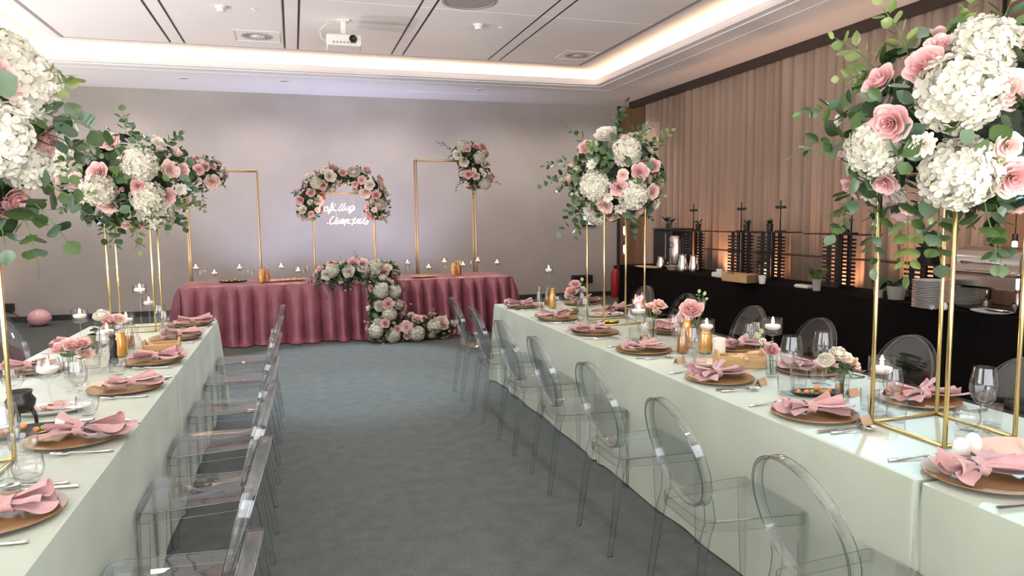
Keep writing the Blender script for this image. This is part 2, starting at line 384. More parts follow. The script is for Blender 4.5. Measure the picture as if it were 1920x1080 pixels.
# ------------------------------------------------------------------ draped tables
def drape(name, x0, x1, y0, y1, z, seed, amp=.012, wave=.16, drop=None, seams=(), pool=0, sharp=1.0, mat_='sage', step=.02, flare=.0, rad=.015, rows=14, gather=.5, corner=.05, calm=.15):
    """one cloth: flat top plus skirts that hang in folds; seams = (y, width) where the skirt tucks in"""
    r = random.Random(seed); ph = [r.uniform(0, 6.28) for _ in range(8)]; fr = [r.uniform(.7, 1.4) for _ in range(8)]
    P = []  # perimeter: (x, y, nx, ny)
    def side(ax, ay, bx_, by_, nx, ny):
        L = math.hypot(bx_-ax, by_-ay); n = max(2, int(L/step))
        for i in range(n): P.append((ax+(bx_-ax)*i/n, ay+(by_-ay)*i/n, nx, ny, min(i, n-i)*L/n))
    def arc(cx, cy_, a0):
        for k in range(5): P.append((cx+rad*cos(a0+k*pi/8), cy_+rad*sin(a0+k*pi/8), cos(a0+k*pi/8), sin(a0+k*pi/8), 0))
    side(x0+rad, y0, x1-rad, y0, 0, -1); arc(x1-rad, y0+rad, -pi/2)
    side(x1, y0+rad, x1, y1-rad, 1, 0); arc(x1-rad, y1-rad, 0)
    side(x1-rad, y1, x0+rad, y1, 0, 1); arc(x0+rad, y1-rad, pi/2)
    side(x0, y1-rad, x0, y0+rad, -1, 0); arc(x0+rad, y0+rad, pi)
    H = z-.012; V = []; F = []; n = len(P); s = 0; last = None; S = []
    for p in P:
        if last: s += math.hypot(p[0]-last[0], p[1]-last[1])
        last = p; S.append(s)
    for i, (x, y, nx, ny, ed) in enumerate(P):
        s = S[i]
        q = 2*pi*s/wave + 1.6*sin(s*fr[0]*1.7+ph[0]) + 1.1*sin(s*fr[1]*4.1+ph[1])
        env = (.45+.55*(.5+.5*sin(s*fr[2]*1.5+ph[2])))
        w1 = 2*abs(sin(q*.5))**.75-1 if pool else sin(q)
        w2 = sin(q*.47+ph[3])
        for k in range(rows+1):
            t = k/rows; d = t**(.65 if pool else .9)
            a = amp*env*(gather*min(1, t*6)+(1-gather)*d)*(w1+.5*w2) + flare*t
            if abs(ny) > .5 and not (pool and ny < 0): a *= calm
            if not (ny > .5 and pool):
                if ed == 0: a += corner*d*.6
                elif ed < .12: a += corner*d*(1-ed/.12)*.6
            for sy, sw, dp in seams:
                if abs(nx) > .5: a += dp*d*math.exp(-((y-sy)/sw)**2)
            zz = z-.004-H*t if k else z-.003
            px, py = x+nx*(a+.003*(k > 0)), y+ny*(a+.003*(k > 0))
            if pool and t > .93 and ny <= 0:
                e = (t-.93)/.07; o_ = pool*e*(.6+.5*sin(s*9+ph[4])+.35*sin(s*21+ph[5])); px += nx*o_; py += ny*o_
                zz = max(.006, .012+.03*abs(sin(s*13+ph[6]))*e*(1-e)*2)
            V.append((px, py, zz))
    m = rows+1
    for i in range(n):
        j = (i+1) % n
        for k in range(rows): F.append((i*m+k, i*m+k+1, j*m+k+1, j*m+k))
    b = MB(); b.add(V, F)
    # top: inner ring + flat sheet
    top = [(V[i*m][0]-P[i][2]*.01, V[i*m][1]-P[i][3]*.01, z) for i in range(n)]
    base = len(b.v); b.v += top
    for i in range(n):
        j = (i+1) % n; b.f.append((base+i, i*m, j*m, base+j))
    b.f.append(tuple(base+i for i in range(n)))
    me = b.mesh(name, M[mat_]); me.set_sharp_from_angle(angle=radians(55)); return ob(name, me)
RX0, RX1, LX0, LX1, TZ = 1.83, 2.80, -1.60, -.645, .75
tag(drape('tablecloth', RX0, RX1, 4.182, 6.63, TZ, 1, seams=((6.63,.10,.03),), wave=.5, amp=.010), 'pale sage tablecloth on the far end of the right-hand table', 'tablecloth', 'sage tablecloths')
tag(drape('tablecloth', RX0-.004, RX1+.004, 1.70, 4.17, TZ+.003, 2, seams=((1.70,.10,-.05),(1.95,.12,.035),(4.17,.045,-.045)), wave=.55, amp=.009), 'pale sage tablecloth on the middle of the right-hand table, between two seams', 'tablecloth', 'sage tablecloths')
tag(drape('tablecloth', RX0, RX1, -.5, 1.685, TZ, 3, seams=((1.685,.09,-.05),(1.5,.10,.03)), wave=.5, amp=.010), 'pale sage tablecloth on the near end of the right-hand table, beside a deep seam', 'tablecloth', 'sage tablecloths')
tag(drape('tablecloth', LX0, LX1, 4.176, 6.43, TZ, 4, seams=((6.43,.1,.03),(4.176,.05,-.03)), wave=.5, amp=.010), 'sage tablecloth on the far end of the left-hand table', 'tablecloth', 'sage tablecloths')
tag(drape('tablecloth', LX0-.004, LX1+.004, 1.2, 4.16, TZ+.003, 5, seams=((4.16,.045,-.05),), wave=.6, amp=.010), 'sage tablecloth on the near end of the left-hand table', 'tablecloth', 'sage tablecloths')
# head table
tag(drape('velvet_tablecloth', -1.40, 2.93, 9.62, 10.62, .76, 21, amp=.125, wave=.18, mat_='velvet', pool=.085, step=.011, sharp=.8, flare=.09, rad=.02, rows=22, gather=.20, corner=.02, calm=.05), 'dusty rose velvet tablecloth draped to the floor over the head table', 'tablecloth')

# ------------------------------------------------------------------ ghost chairs
def chair_meshes():
    A = M['acrylic']; R = {}
    # seat outline (rounded trapezoid), local +x is the front
    def outline(inset=0, n=6):
        P = []
        cs = ((.222-inset, -.205+inset), (.222-inset, .205-inset), (-.215+inset, .17-inset), (-.215+inset, -.17+inset))
        rr = (.05, .05, .06, .06)
        for i in range(4):
            p = Vector((*cs[i], 0)); a = (Vector((*cs[i-1], 0))-p).normalized(); c = (Vector((*cs[(i+1) % 4], 0))-p).normalized()
            for k in range(n+1):
                t = k/n; P.append(p+a*rr[i]*(1-t)**2+c*rr[i]*t*t)
        return P
    b = MB(); O = outline(); I = outline(.02); n = len(O); zt = .462
    dip = lambda p: -.014*max(0, 1-(p.x/.22)**2)*max(0, 1-(p.y/.2)**2)
    rings = [[(p.x, p.y, zt-.006) for p in O], [(p.x*.985, p.y*.985, zt) for p in O]]
    for f_ in (.75, .45): rings.append([(p.x*f_, p.y*f_, zt+dip(p*f_)) for p in O])
    top = len(rings)
    for f_ in (.45, .75, .97): rings.append([(p.x*f_, p.y*f_, zt-.009+dip(p*f_)) for p in O])
    V = [q for r_ in rings for q in r_]; F = []
    for k in range(len(rings)-1):
        for i in range(n):
            j = (i+1) % n
            if k == 3:
                continue
            F.append((k*n+i, k*n+j, (k+1)*n+j, (k+1)*n+i))
    F.append(tuple(3*n+i for i in range(n))); F.append(tuple(4*n+i for i in range(n-1, -1, -1)))
    for i in range(n): F.append((6*n+i, 6*n+(i+1) % n, (i+1) % n, i))
    b.add(V, F); R['seat'] = b.mesh('seat', A, True, 40)
    b = MB(); h = .045
    V = []; F = []
    for p in O:
        q = Vector((p.x*.97, p.y*.97, 0)); V += [(p.x, p.y, zt-.007), (p.x*.995, p.y*.995, zt-h), (q.x, q.y, zt-h), (q.x, q.y, zt-.010)]
    for i in range(n):
        j = (i+1) % n
        for k in range(3): F.append((i*4+k, i*4+k+1, j*4+k+1, j*4+k))
    b.add(V, F); R['apron'] = b.mesh('apron', A, True, 40)
    # front leg: flat L-shaped post, slight taper
    for s in (-1, 1):
        b = MB(); sec = [(0,0),(.052,0),(.052,.010),(.011,.010),(.011,.042),(0,.042)]
        V = []; F = []; lev = ((.45,1.0,0),(.30,.86,.002),(.0,.60,.008))
        for z, k, off in lev:
            for u, v in sec: V.append((.219-u*k-off*.0, s*(.203-v*k-off), z))
        m = len(sec)
        for l in range(len(lev)-1):
            for i in range(m):
                j = (i+1) % m; F.append((l*m+i, l*m+j, (l+1)*m+j, (l+1)*m+i))
        F += [tuple(range(m-1,-1,-1)), tuple(range((len(lev)-1)*m, len(lev)*m))]
        b.add(V, F); R['front%d' % s] = b.mesh('leg', A, False)
        # rear leg sweeps back to the floor and rises into the medallion
        b = MB(); path = [(-.262,.178,.0,.55),(-.245,.176,.12,.65),(-.222,.172,.28,.82),(-.205,.166,.40,1),(-.185,.166,.46,1.05),(-.188,.160,.52,.95),(-.205,.172,.60,.7)]
        V = []; F = []
        for x, y, z, k in path:
            for u, v in ((-1,-1),(1,-1),(1,1),(-1,1)): V.append((x+u*.020*k, s*y+v*.0085*k, z))
        for l in range(len(path)-1):
            for i in range(4):
                j = (i+1) % 4; F.append((l*4+i, l*4+j, (l+1)*4+j, (l+1)*4+i))
        F += [(3,2,1,0), tuple(range((len(path)-1)*4, len(path)*4))]
        b.add(V, F); R['rear%d' % s] = b.mesh('leg', A, True, 45)
    # medallion back: oval panel, slightly hollow, with a deep rim band
    hz, hy, cz = .212, .202, .678
    def bk(y, z): return -.172-.31*(z-.46)+.10*y*y*1.6      # leaning, curved in plan
    b = MB(); N = 40
    for t_ in (.0, .006):
        V = [(bk(0, cz)+t_, 0, cz)]; F = []
        for k, f_ in enumerate((.5, .985)):
            V += [(bk(hy*f_*cos(2*pi*i/N), cz+hz*f_*sin(2*pi*i/N))+t_, hy*f_*cos(2*pi*i/N), cz+hz*f_*sin(2*pi*i/N)) for i in range(N)]
        for i in range(N):
            j = (i+1) % N; F += [(0, 1+i, 1+j), (1+i, 1+N+i, 1+N+j, 1+j)]
        b.add(V, F)
    R['back'] = b.mesh('backrest', A)
    b = MB(); V = []; F = []; sec = [(-.014,.000),(.022,.000),(.022,-.007),(-.014,-.007)]
    for i in range(N):
        a = 2*pi*i/N
        for u, w_ in sec:
            f_ = 1+w_/.205; y, z = hy*f_*cos(a), cz+hz*f_*sin(a); V.append((bk(y, z)+u, y, z))
    for i in range(N):
        j = (i+1) % N
        for k in range(4): F.append((i*4+k, i*4+(k+1) % 4, j*4+(k+1) % 4, j*4+k))
    b.add(V, F); R['rim'] = b.mesh('back_rim', A, True, 40)
    # beads added along the moulding's edges, tinted to imitate dark refraction lines and glints
    E = M['acredge']; b = MB()
    for f_, u in ((1.0, -.014), (1.0, .022), (.966, -.014)):
        b.tube([(bk(hy*f_*cos(2*pi*i/N), cz+hz*f_*sin(2*pi*i/N))+u, hy*f_*cos(2*pi*i/N), cz+hz*f_*sin(2*pi*i/N)) for i in range(N)], .0013, 5, True)
    R['rim_bead'] = b.mesh('rim_bead', E)
    b = MB(); b.tube([(p.x, p.y, zt-.004) for p in O], .0014, 5, True); b.tube([(p.x*.99, p.y*.99, zt-h) for p in O], .0014, 5, True)
    R['seat_bead'] = b.mesh('seat_bead', E)
    b = MB()
    for s in (-1, 1):
        b.tube([(.219, s*.203, .45), (.219, s*.201, .30), (.219, s*.195, 0)], .0013, 5); b.tube([(.167, s*.203, .45), (.174, s*.201, .30), (.188, s*.195, 0)], .0012, 4)
        b.tube([(.219, s*.161, .45), (.219, s*.165, .30), (.219, s*.170, 0)], .0012, 4)
        for k in (-1, 1): b.tube([(x+k*.020*q, s*(y+.0085*q), z) for x, y, z, q in path], .0014, 4)
    R['leg_bead'] = b.mesh('leg_bead', E)
    return R
CH = chair_meshes()
def chair(x, y, rz, label, group):
    t = thing('ghost_chair', label, 'chair', (x, y, 0), rz, group)
    ob('seat', CH['seat'], t); ob('apron', CH['apron'], t); ob('backrest', CH['back'], t); ob('back_rim', CH['rim'], t); ob('rim_bead', CH['rim_bead'], t); ob('seat_bead', CH['seat_bead'], t); ob('leg_bead', CH['leg_bead'], t)
    for s in (-1, 1): ob('leg', CH['front%d' % s], t); ob('leg', CH['rear%d' % s], t)
    return t
G1, G2, G3, G4 = 'clear chairs on the aisle side of the right-hand table', 'clear chairs on the buffet side of the right-hand table', 'clear chairs on the aisle side of the left-hand table', 'clear chairs on the wall side of the left-hand table'
ry = [1.66, 2.37, 3.11, 3.89, 4.62, 5.41, 6.13]
nmR = ['nearest', 'second nearest', 'third nearest', 'fourth nearest', 'third from far end', 'second from far end', 'farthest']
for y, nm in zip(ry, nmR): chair(1.61, y, rnd.uniform(-.05, .05), 'clear acrylic oval-back chair, %s along the right table aisle side' % nm, G1)
fy = [1.75, 2.50, 3.18, 3.94, 4.66, 5.62, 6.40]
for y, nm in zip(fy, nmR): chair(3.06, y, pi+rnd.uniform(-.06, .06), 'clear acrylic oval-back chair, %s between right table and buffet' % nm, G2)
ly = [1.63, 2.36, 3.16, 3.85, 4.58, 5.40, 6.11]
for y, nm in zip(ly, nmR): chair(-.41, y, pi+rnd.uniform(-.04, .04), 'clear acrylic oval-back chair, %s along the left table aisle side' % nm, G3)
chair(-1.79, 6.12, .06, 'clear acrylic oval-back chair on the wall side of the left table, at the left edge', G4)

# ------------------------------------------------------------------ gold frames that carry the flower balls
def frame_stand(name, label, cat, x0, x1, y0, y1, z0, z1, r, group, sq=True, rz=0):
    gm = M['gold'] if name == 'flower_stand' else M['olgold']
    cx_, cy_ = (x0+x1)/2, (y0+y1)/2; t = thing(name, label, cat, (cx_, cy_, z0), rz, group); hx, hy = (x1-x0)/2, (y1-y0)/2; h = z1-z0
    for i in (-1, 1):
        for j in (-1, 1): ob('post', bv((i*hx, j*hy, h/2), (2*r, 2*r, h), r*.35).mesh('post', gm), t)
    for z, nm in ((r, 'base_rail'), (h-r, 'top_rail')):
        for j in (-1, 1): ob(nm, bv((0, j*hy, z), (2*hx-2*r, 2*r, 2*r), r*.35).mesh(nm, gm), t)
        for i in (-1, 1): ob(nm, bv((i*hx, 0, z), (2*r, 2*hy-2*r, 2*r), r*.35).mesh(nm, gm), t)
    return t
GS = 'gold flower stands on the long tables'
frame_stand('flower_stand', 'tall gold frame stand on the near end of the right table', 'stand', 2.17, 2.50, 1.905, 2.24, TZ+.003, 1.73, .0068, GS)
frame_stand('flower_stand', 'tall gold frame stand at the far end of the right table', 'stand', 2.24, 2.58, 4.96, 5.29, TZ, 1.73, .0068, GS)
frame_stand('flower_stand', 'tall gold frame stand at the far end of the left table', 'stand', -1.33, -1.03, 5.92, 6.22, TZ, 1.73, .0068, GS)
frame_stand('flower_stand', 'tall gold frame stand at the left edge of the left table', 'stand', -1.30, -.965, 2.50, 2.83, TZ+.003, 1.73, .0068, GS)
GF = 'gold backdrop frames behind the head table'
frame_stand('backdrop_frame', 'tall gold rectangular frame left of the neon sign', 'frame', -1.40, -.47, 10.76, 10.94, 0, 2.29, .0105, GF)
frame_stand('backdrop_frame', 'tall gold rectangular frame right of the neon sign', 'frame', 1.79, 2.70, 10.76, 10.94, 0, 2.47, .0105, GF)
frame_stand('backdrop_frame', 'gold frame in the middle carrying the neon sign and flower arch', 'frame', .275, 1.15, 10.76, 10.88, 0, 1.98, .0105, GF)

# ------------------------------------------------------------------ flowers: meshes of unit size, heart looking along +z
def rose_mesh(name, m, seed, layers, ruff=.05, nu=8, nv=6):
    r = random.Random(seed); b = MB()
    for (cnt, r0, h, open_, wid, z0) in layers:
        off = r.uniform(0, 6)
        for k in range(cnt):
            a0 = off+2*pi*k/cnt+r.uniform(-.15, .15); p1, p2 = r.uniform(0, 6), r.uniform(0, 6); hh = h*r.uniform(.9, 1.1); oo = open_*r.uniform(.85, 1.15)
            def fn(u, v):
                u = u*2-1; e = 1-.42*abs(u)**3.2
                vv = v*e
                rad = r0*(.35+.65*min(1, vv*1.6)**.7)+oo*vv**2.6
                ang = a0+u*wid*(.55+.45*min(1, v*2))
                z = z0+hh*vv-oo*.55*max(0, vv-.55)**1.5*1.6
                rf = ruff*vv**3*sin(3.2*u*pi*.5+p1)
                rad += rf+.03*vv*sin(5*u+p2)*ruff*4
                return (rad*cos(ang), rad*sin(ang), z+rf*.5)
            b.grid(fn, nu, nv)
    return b.mesh(name, m)
ROSE = [(3,.10,.62,.02,1.5,.02),(3,.20,.66,.05,1.25,0),(4,.34,.66,.12,1.05,-.03),(5,.50,.62,.20,.86,-.08),(5,.64,.52,.30,.85,-.14)]
ROSEO = [(3,.12,.50,.05,1.4,.05),(4,.26,.54,.12,1.1,0),(5,.42,.56,.18,.9,-.05),(5,.58,.48,.28,.85,-.1),(6,.70,.34,.34,.75,-.16)]
RANU = [(4,.12,.56,.0,1.2,.08),(5,.28,.62,-.04,1.0,.04),(6,.45,.66,-.06,.85,-.02),(6,.62,.62,-.04,.8,-.1),(7,.78,.52,.02,.72,-.2),(7,.86,.34,.10,.7,-.3)]
BUD = [(3,.22,1.0,-.06,1.4,-.1),(3,.34,.98,-.04,1.25,-.15),(3,.42,.75,.10,1.15,-.2)]
CARN = [(4,.15,.5,.12,1.0,.08),(6,.30,.5,.2,.8,.02),(7,.48,.45,.26,.65,-.05),(8,.62,.32,.32,.6,-.12)]
def hydra_mesh(name, m, seed, N=130):
    r = random.Random(seed); b = MB()
    for i in range(N):
        z = 1-(i+.5)/N*1.45; ph = i*2.39996; q = math.sqrt(max(0, 1-z*z)); n = Vector((q*cos(ph), q*sin(ph), z)); n = (n+Vector([r.uniform(-.12, .12) for _ in range(3)])).normalized()
        R_ = n.to_track_quat('Z', 'Y').to_matrix() @ Matrix.Rotation(r.uniform(0, 6), 3, 'Z'); s = r.uniform(.20, .27); c = n*r.uniform(.80, .93)
        tl = Matrix.Rotation(r.uniform(-.5, .5), 3, 'X')
        for k in range(4):
            K = R_ @ tl @ Matrix.Rotation(k*pi/2+r.uniform(-.15, .15), 3, 'Z'); cu = r.uniform(.1, .5)
            P = [(0,0,0),(.40,-.36,.08),(.42,0,.0),(.40,.36,.08),(.78,-.46,.14+cu*.25),(.80,0,cu*.2),(.78,.46,.14+cu*.25),(1.03,-.24,.1+cu*.5),(1.10,0,.05+cu*.45),(1.03,.24,.1+cu*.5)]
            b.add([c+K @ (Vector(p)*s) for p in P], [(0,1,2),(0,2,3),(1,4,5,2),(2,5,6,3),(4,7,8,5),(5,8,9,6)])
    b.lathe([(0,-.55),(.62,-.42),(.80,.0),(.62,.5),(0,.78)], 12)
    return b.mesh(name, m)
def leaf_mesh(name, m, L, W, curl, fold, tip, n=5, stem=.18):
    b = MB()
    def fn(u, v):
        u = u*2-1; wv = W*math.sin(pi*min(1, max(0, v))**tip)**.75 if 0 < v < 1 else 0
        return (u*wv, stem*L+v*L*(1-stem), curl*v*v*L+fold*abs(u)*wv-.04*L*sin(v*pi))
    b.grid(fn, 4, n); b.tube([(0,0,0),(0,stem*L*1.2,0)], .012*L, 4)
    return b.mesh(name, m)
FM = {}
M['foliage'] = vary(mat('dense_foliage', (.03,.07,.02), .5), (.012,.030,.009), (.06,.11,.03), 14, 3)
for k in range(3):
    FM['rose', k] = rose_mesh('rose', M['pink'], 10+k, ROSE if k else ROSEO); FM['blush', k] = rose_mesh('rose', M['blushp'], 20+k, ROSEO if k else ROSE)
    FM['white', k] = rose_mesh('peony', M['ivory'], 30+k, RANU if k == 2 else ROSE, .04); FM['bud', k] = rose_mesh('flower_bud', M['pink'] if k < 2 else M['blushp'], 40+k, BUD, .03, 5, 4)
    FM['green', k] = rose_mesh('flower_bud', M['budg'], 50+k, BUD, .03, 5, 4); FM['carn', k] = rose_mesh('carnation', M['ivory'], 60+k, CARN, .16, 7, 4)
    FM['hyd', k] = hydra_mesh('hydrangea', M['cream'], 70+k)
    FM['round', k] = leaf_mesh('leaf', M['leaf' if k < 2 else 'leafblue'], 1, .46, .10*k-.05, .12, .85)
    FM['oval', k] = leaf_mesh('leaf', M['leaf' if k < 2 else 'leafblue'], 1, .27, .18*k-.1, .25, .9)
    FM['lime', k] = leaf_mesh('leaf', M['leaflime'], 1, .36, .1, .2, .85)
SIZE = dict(hyd=.12, rose=.062, blush=.060, white=.068, bud=.034, green=.026, carn=.048)
ZOFF = dict(hyd=.30, rose=.25, blush=.25, white=.25, bud=.2, green=.2, carn=.25)
def put(me, parent, pos, n, size, r, spin=None):
    q = Vector(n).to_track_quat('Z', 'Y') @ Quaternion((0,0,1), r.uniform(0, 6.28) if spin is None else spin)
    o = bpy.data.objects.new(me.name.split('.')[0], me); COL.objects.link(o); o.parent = parent; o.location = pos; o.rotation_mode = 'QUATERNION'; o.rotation_quaternion = q; o.scale = (size,)*3
    return o
def put_leaf(me, parent, pos, d, n, size):
    d = Vector(d).normalized(); n = Vector(n); n = (n-d*n.dot(d)); n = n.normalized() if n.length > 1e-4 else d.orthogonal().normalized(); x = d.cross(n)
    o = bpy.data.objects.new('leaf', me); COL.objects.link(o); o.parent = parent
    o.matrix_local = Matrix.LocRotScale(pos, Matrix((x, d, n)).transposed().to_quaternion(), (size,)*3); return o
def rdir(r):
    z = r.uniform(-1, 1); a = r.uniform(0, 2*pi); q = math.sqrt(1-z*z); return Vector((q*cos(a), q*sin(a), z))
def blob_surface(blobs, r, front=None):
    for _ in range(200):
        c, rad = blobs[r.randrange(len(blobs))]; d = rdir(r); p = Vector([c[i]+rad[i]*d[i] for i in range(3)]); n = Vector([d[i]/rad[i] for i in range(3)]).normalized()
        if front and n.dot(front) < -.15: continue
        if any(c2 is not c and sum(((p[i]-c2[i])/r2[i])**2 for i in range(3)) < .9 for c2, r2 in blobs): continue
        return p, n
    return p, n
def blob_hit(blobs, px, py):
    d = ray(px, py); o = Vector((0,0,HC)); best = None
    for c, rad in blobs:
        D = Vector([d[i]/rad[i] for i in range(3)]); O = Vector([(o[i]-c[i])/rad[i] for i in range(3)]); a = D.dot(D); h = O.dot(D); g = h*h-a*(O.dot(O)-1)
        t = (-h-math.sqrt(g))/a if g >= 0 else -h/a
        p = o+d*t; q = Vector([(p[i]-c[i])/rad[i] for i in range(3)]); miss = q.length
        if miss > 1.08: p = c+(p-c)*(1.08/miss)
        n = Vector([(p[i]-c[i])/rad[i]**2 for i in range(3)]).normalized()
        key = (1, -t) if g >= 0 else (0, -miss)
        if best is None or key > best[0]: best = (key, p, n)
    return best[1], best[2]
def sprig(root, base, d, r, n=6, ls=.05, length=.2, kind='round', droop=.0, tipbud=False):
    d = Vector(d).normalized(); side = d.orthogonal().normalized(); pts = []; p = Vector(base); st = length/n
    for i in range(n+1):
        pts.append(p.copy()); d = (d+Vector((r.uniform(-.12, .12), r.uniform(-.12, .12), r.uniform(-.12, .12)-droop))).normalized(); p = p+d*st
    ob('stem', tb(pts, [.0032*(1-.6*i/n) for i in range(n+1)], 4).mesh('stem', M['stem']), root)
    for i in range(1, n+1):
        dd = (pts[i]-pts[i-1]).normalized(); sd = dd.orthogonal().normalized(); sd = Quaternion(dd, i*1.9+r.uniform(-.4, .4)) @ sd
        for sg in ((1, -1) if i < n else (1,)):
            ld = (dd*.6+sd*sg*.9).normalized() if i < n else dd
            put_leaf(FM[kind, r.randrange(3)], root, pts[i], ld, dd+rdir(r)*.6, ls*r.uniform(.75, 1.15)*(1-.35*i/n))
    if tipbud: put(FM['green', r.randrange(3)], root, pts[-1], d, .024*r.uniform(.8, 1.2), r)
def arrangement(name, label, cat, base, blobs, keys, fill, nleaf, seed, group, nsprig=8, lsize=.06, front=None, core=.62, spr=None, sizes=1.0, drape=0, lk=('round','round','oval')):
    r = random.Random(seed); base = Vector(base); root = thing(name, label, cat, base, 0, group)
    B = [(Vector(c)-base, rad) for c, rad in blobs]; Bw = [(Vector(c), rad) for c, rad in blobs]
    mb = MB()
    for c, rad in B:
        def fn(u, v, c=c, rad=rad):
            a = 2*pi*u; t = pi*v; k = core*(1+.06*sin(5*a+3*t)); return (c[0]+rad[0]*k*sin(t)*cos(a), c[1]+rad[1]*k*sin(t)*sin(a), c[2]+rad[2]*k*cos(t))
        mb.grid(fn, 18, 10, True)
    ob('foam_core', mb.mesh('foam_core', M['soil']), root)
    fb = MB(); nf = int(260*len(B)**.5) if len(B) < 4 else 90*len(B)
    for i in range(nf):      # dense short foliage between the blooms, too many leaves to count
        c, rad = B[i % len(B)]; d = rdir(r); p = Vector([c[j]+rad[j]*d[j]*r.uniform(.62, .86) for j in range(3)]); t = rdir(r); a = (d*.6+t).normalized(); sdir = a.cross(d+rdir(r)*.4).normalized(); L_ = lsize*r.uniform(.7, 1.2); up = a.cross(sdir)
        fb.add([p, p+a*L_*.35+sdir*L_*.30+up*L_*.06, p+a*L_*.5, p+a*L_*.35-sdir*L_*.30+up*L_*.06, p+a*L_*.75+sdir*L_*.24, p+a*L_+up*L_*.04, p+a*L_*.75-sdir*L_*.24], [(0,1,2),(0,2,3),(1,4,2),(2,6,3),(4,5,2),(2,5,6)])
    fo = ob('foliage', fb.mesh('foliage', M['foliage']), root); fo['kind'] = 'stuff'
    placed = []
    for kind, px, py, *sz in keys:
        p, n = blob_hit(Bw, px, py); rad = (sz[0] if sz else SIZE[kind]*sizes)
        tc = (Vector((0,0,HC))-p).normalized(); nn = (n*.75+tc*.35+rdir(r)*.18).normalized(); p = p-base
        put(FM[kind, r.randrange(3)], root, p-nn*rad*ZOFF[kind], nn, rad, r); placed.append((p, rad))
    for kind, cnt in fill:
        for _ in range(cnt):
            for _t in range(30):
                p, n = blob_surface(B, r, front); rad = SIZE[kind]*sizes*r.uniform(.85, 1.15)
                if all((p-q).length > (rad+s)*.82 for q, s in placed): break
            else: continue
            nn = (n+rdir(r)*.25).normalized(); put(FM[kind, r.randrange(3)], root, p-nn*rad*ZOFF[kind], nn, rad, r); placed.append((p, rad))
    for i in range(nleaf):
        for _ in range(3):
            p, n = blob_surface(B, r, front)
            if n.dot(Vector((0,0,HC))-p-base) > -.25*(Vector((0,0,HC))-p-base).length: break
        t = rdir(r); t = (t-n*t.dot(n)).normalized()
        inside = any((p-q).length < s*.75 for q, s in placed)
        d = (n*r.uniform(.15, .8)+t*r.uniform(.4, 1)+Vector((0,0,-drape*r.random()))).normalized()
        put_leaf(FM[r.choice(lk), r.randrange(3)], root, p-n*(.05 if inside else r.uniform(.01, .05))*min(1, lsize/.06), d, n+rdir(r)*.5, lsize*r.uniform(.65, 1.25))
    for i in range(nsprig):
        p, n = blob_surface(B, r, front)
        sprig(root, p-n*.03, n+rdir(r)*.5, r, r.randint(4, 7), lsize*.7, r.uniform(1.3, 2.3)*lsize, r.choice(('round','oval','lime')), .06, r.random() < .5)
    for px, py, dx, dz, ln, kind, n in (spr or ()):
        p, nn = blob_hit(Bw, px, py); rt = RC @ Vector((1,0,0)); d = (rt*dx+Vector((0,0,dz))+nn*.3).normalized()
        sprig(root, p-base-d*.03, d, r, n, lsize*1.05, ln, kind, .10, False)
    return root
GB = 'flower balls on gold stands'
arrangement('flower_ball', 'huge ball of cream hydrangeas and pink roses on the nearest right-hand gold stand', 'flower arrangement', (2.335,2.07,1.56),
  [((2.335,2.07,1.89),(.40,.38,.345)), ((2.60,2.03,1.93),(.33,.33,.34))],
  [('hyd',1805,168,.135),('hyd',1800,333,.125),('hyd',1842,80,.11),('hyd',1632,282,.10),('rose',1735,122,.078),('rose',1668,232,.075),('rose',1648,150,.065),('carn',1731,271,.043),
   ('rose',1655,345,.052),('rose',1598,352,.052),('blush',1890,165,.07),('rose',1902,335,.068),('blush',1893,275,.045),('bud',1580,290,.034),('rose',1765,85,.055),('carn',1622,365,.04),('green',1875,300,.03),
   ('carn',1572,222,.03),('green',1612,140,.022),('green',1590,132,.018),('rose',1915,70,.06),('blush',1700,395,.03)],
  [('hyd',6),('rose',6),('blush',8),('carn',6),('green',8)], 290, 101, GB, 12, .082,
  spr=[(1600,350,-.4,-1,.22,'round',6),(1640,400,-.2,-1,.24,'oval',6),(1700,400,.1,-1,.25,'lime',5),(1760,400,.1,-1,.2,'round',4),(1850,390,.3,-.8,.22,'round',5),(1600,200,-1,.3,.2,'oval',6),(1590,260,-1,.1,.2,'oval',5),(1700,90,-.3,1,.2,'lime',5),(1870,60,.3,.8,.2,'oval',5),(1640,130,-.6,.8,.22,'lime',5),(1870,400,.1,-1,.2,'round',4)], drape=.3)
arrangement('flower_ball', 'ball of pink roses and white hydrangeas on the far right-hand gold stand', 'flower arrangement', (2.41,5.13,1.56),
  [((2.41,5.13,1.88),(.37,.35,.32))],
  [('hyd',1112,349,.115),('hyd',1176,280,.115),('white',1135,250,.10),('hyd',1190,367,.12),('rose',1160,352,.075),('rose',1200,322,.075),('rose',1098,275,.07),('blush',1133,388,.07),('bud',1070,333,.06),('blush',1168,328,.045),
   ('rose',1226,310,.06),('blush',1226,360,.06),('blush',1243,333,.045),('green',1118,272,.045),('carn',1103,397,.05),('carn',1163,393,.05),('carn',1232,385,.05),('bud',1073,310,.04),('green',1238,258,.035),('bud',1215,272,.05),('carn',1140,370,.04)],
  [('hyd',4),('rose',9),('blush',6),('carn',5),('green',6)], 230, 102, GB, 12, .075,
  spr=[(1155,240,.1,1,.26,'round',7),(1060,330,-1,-.1,.22,'round',5),(1075,380,-.6,-.8,.28,'round',6),(1190,250,.8,.8,.2,'oval',6),(1235,270,.6,.7,.2,'lime',5),(1090,260,-.8,.8,.2,'oval',4),(1085,400,-.2,-1,.22,'round',5),(1190,410,.1,-1,.14,'round',4),(1055,300,-1,.1,.2,'oval',6)], drape=.3)
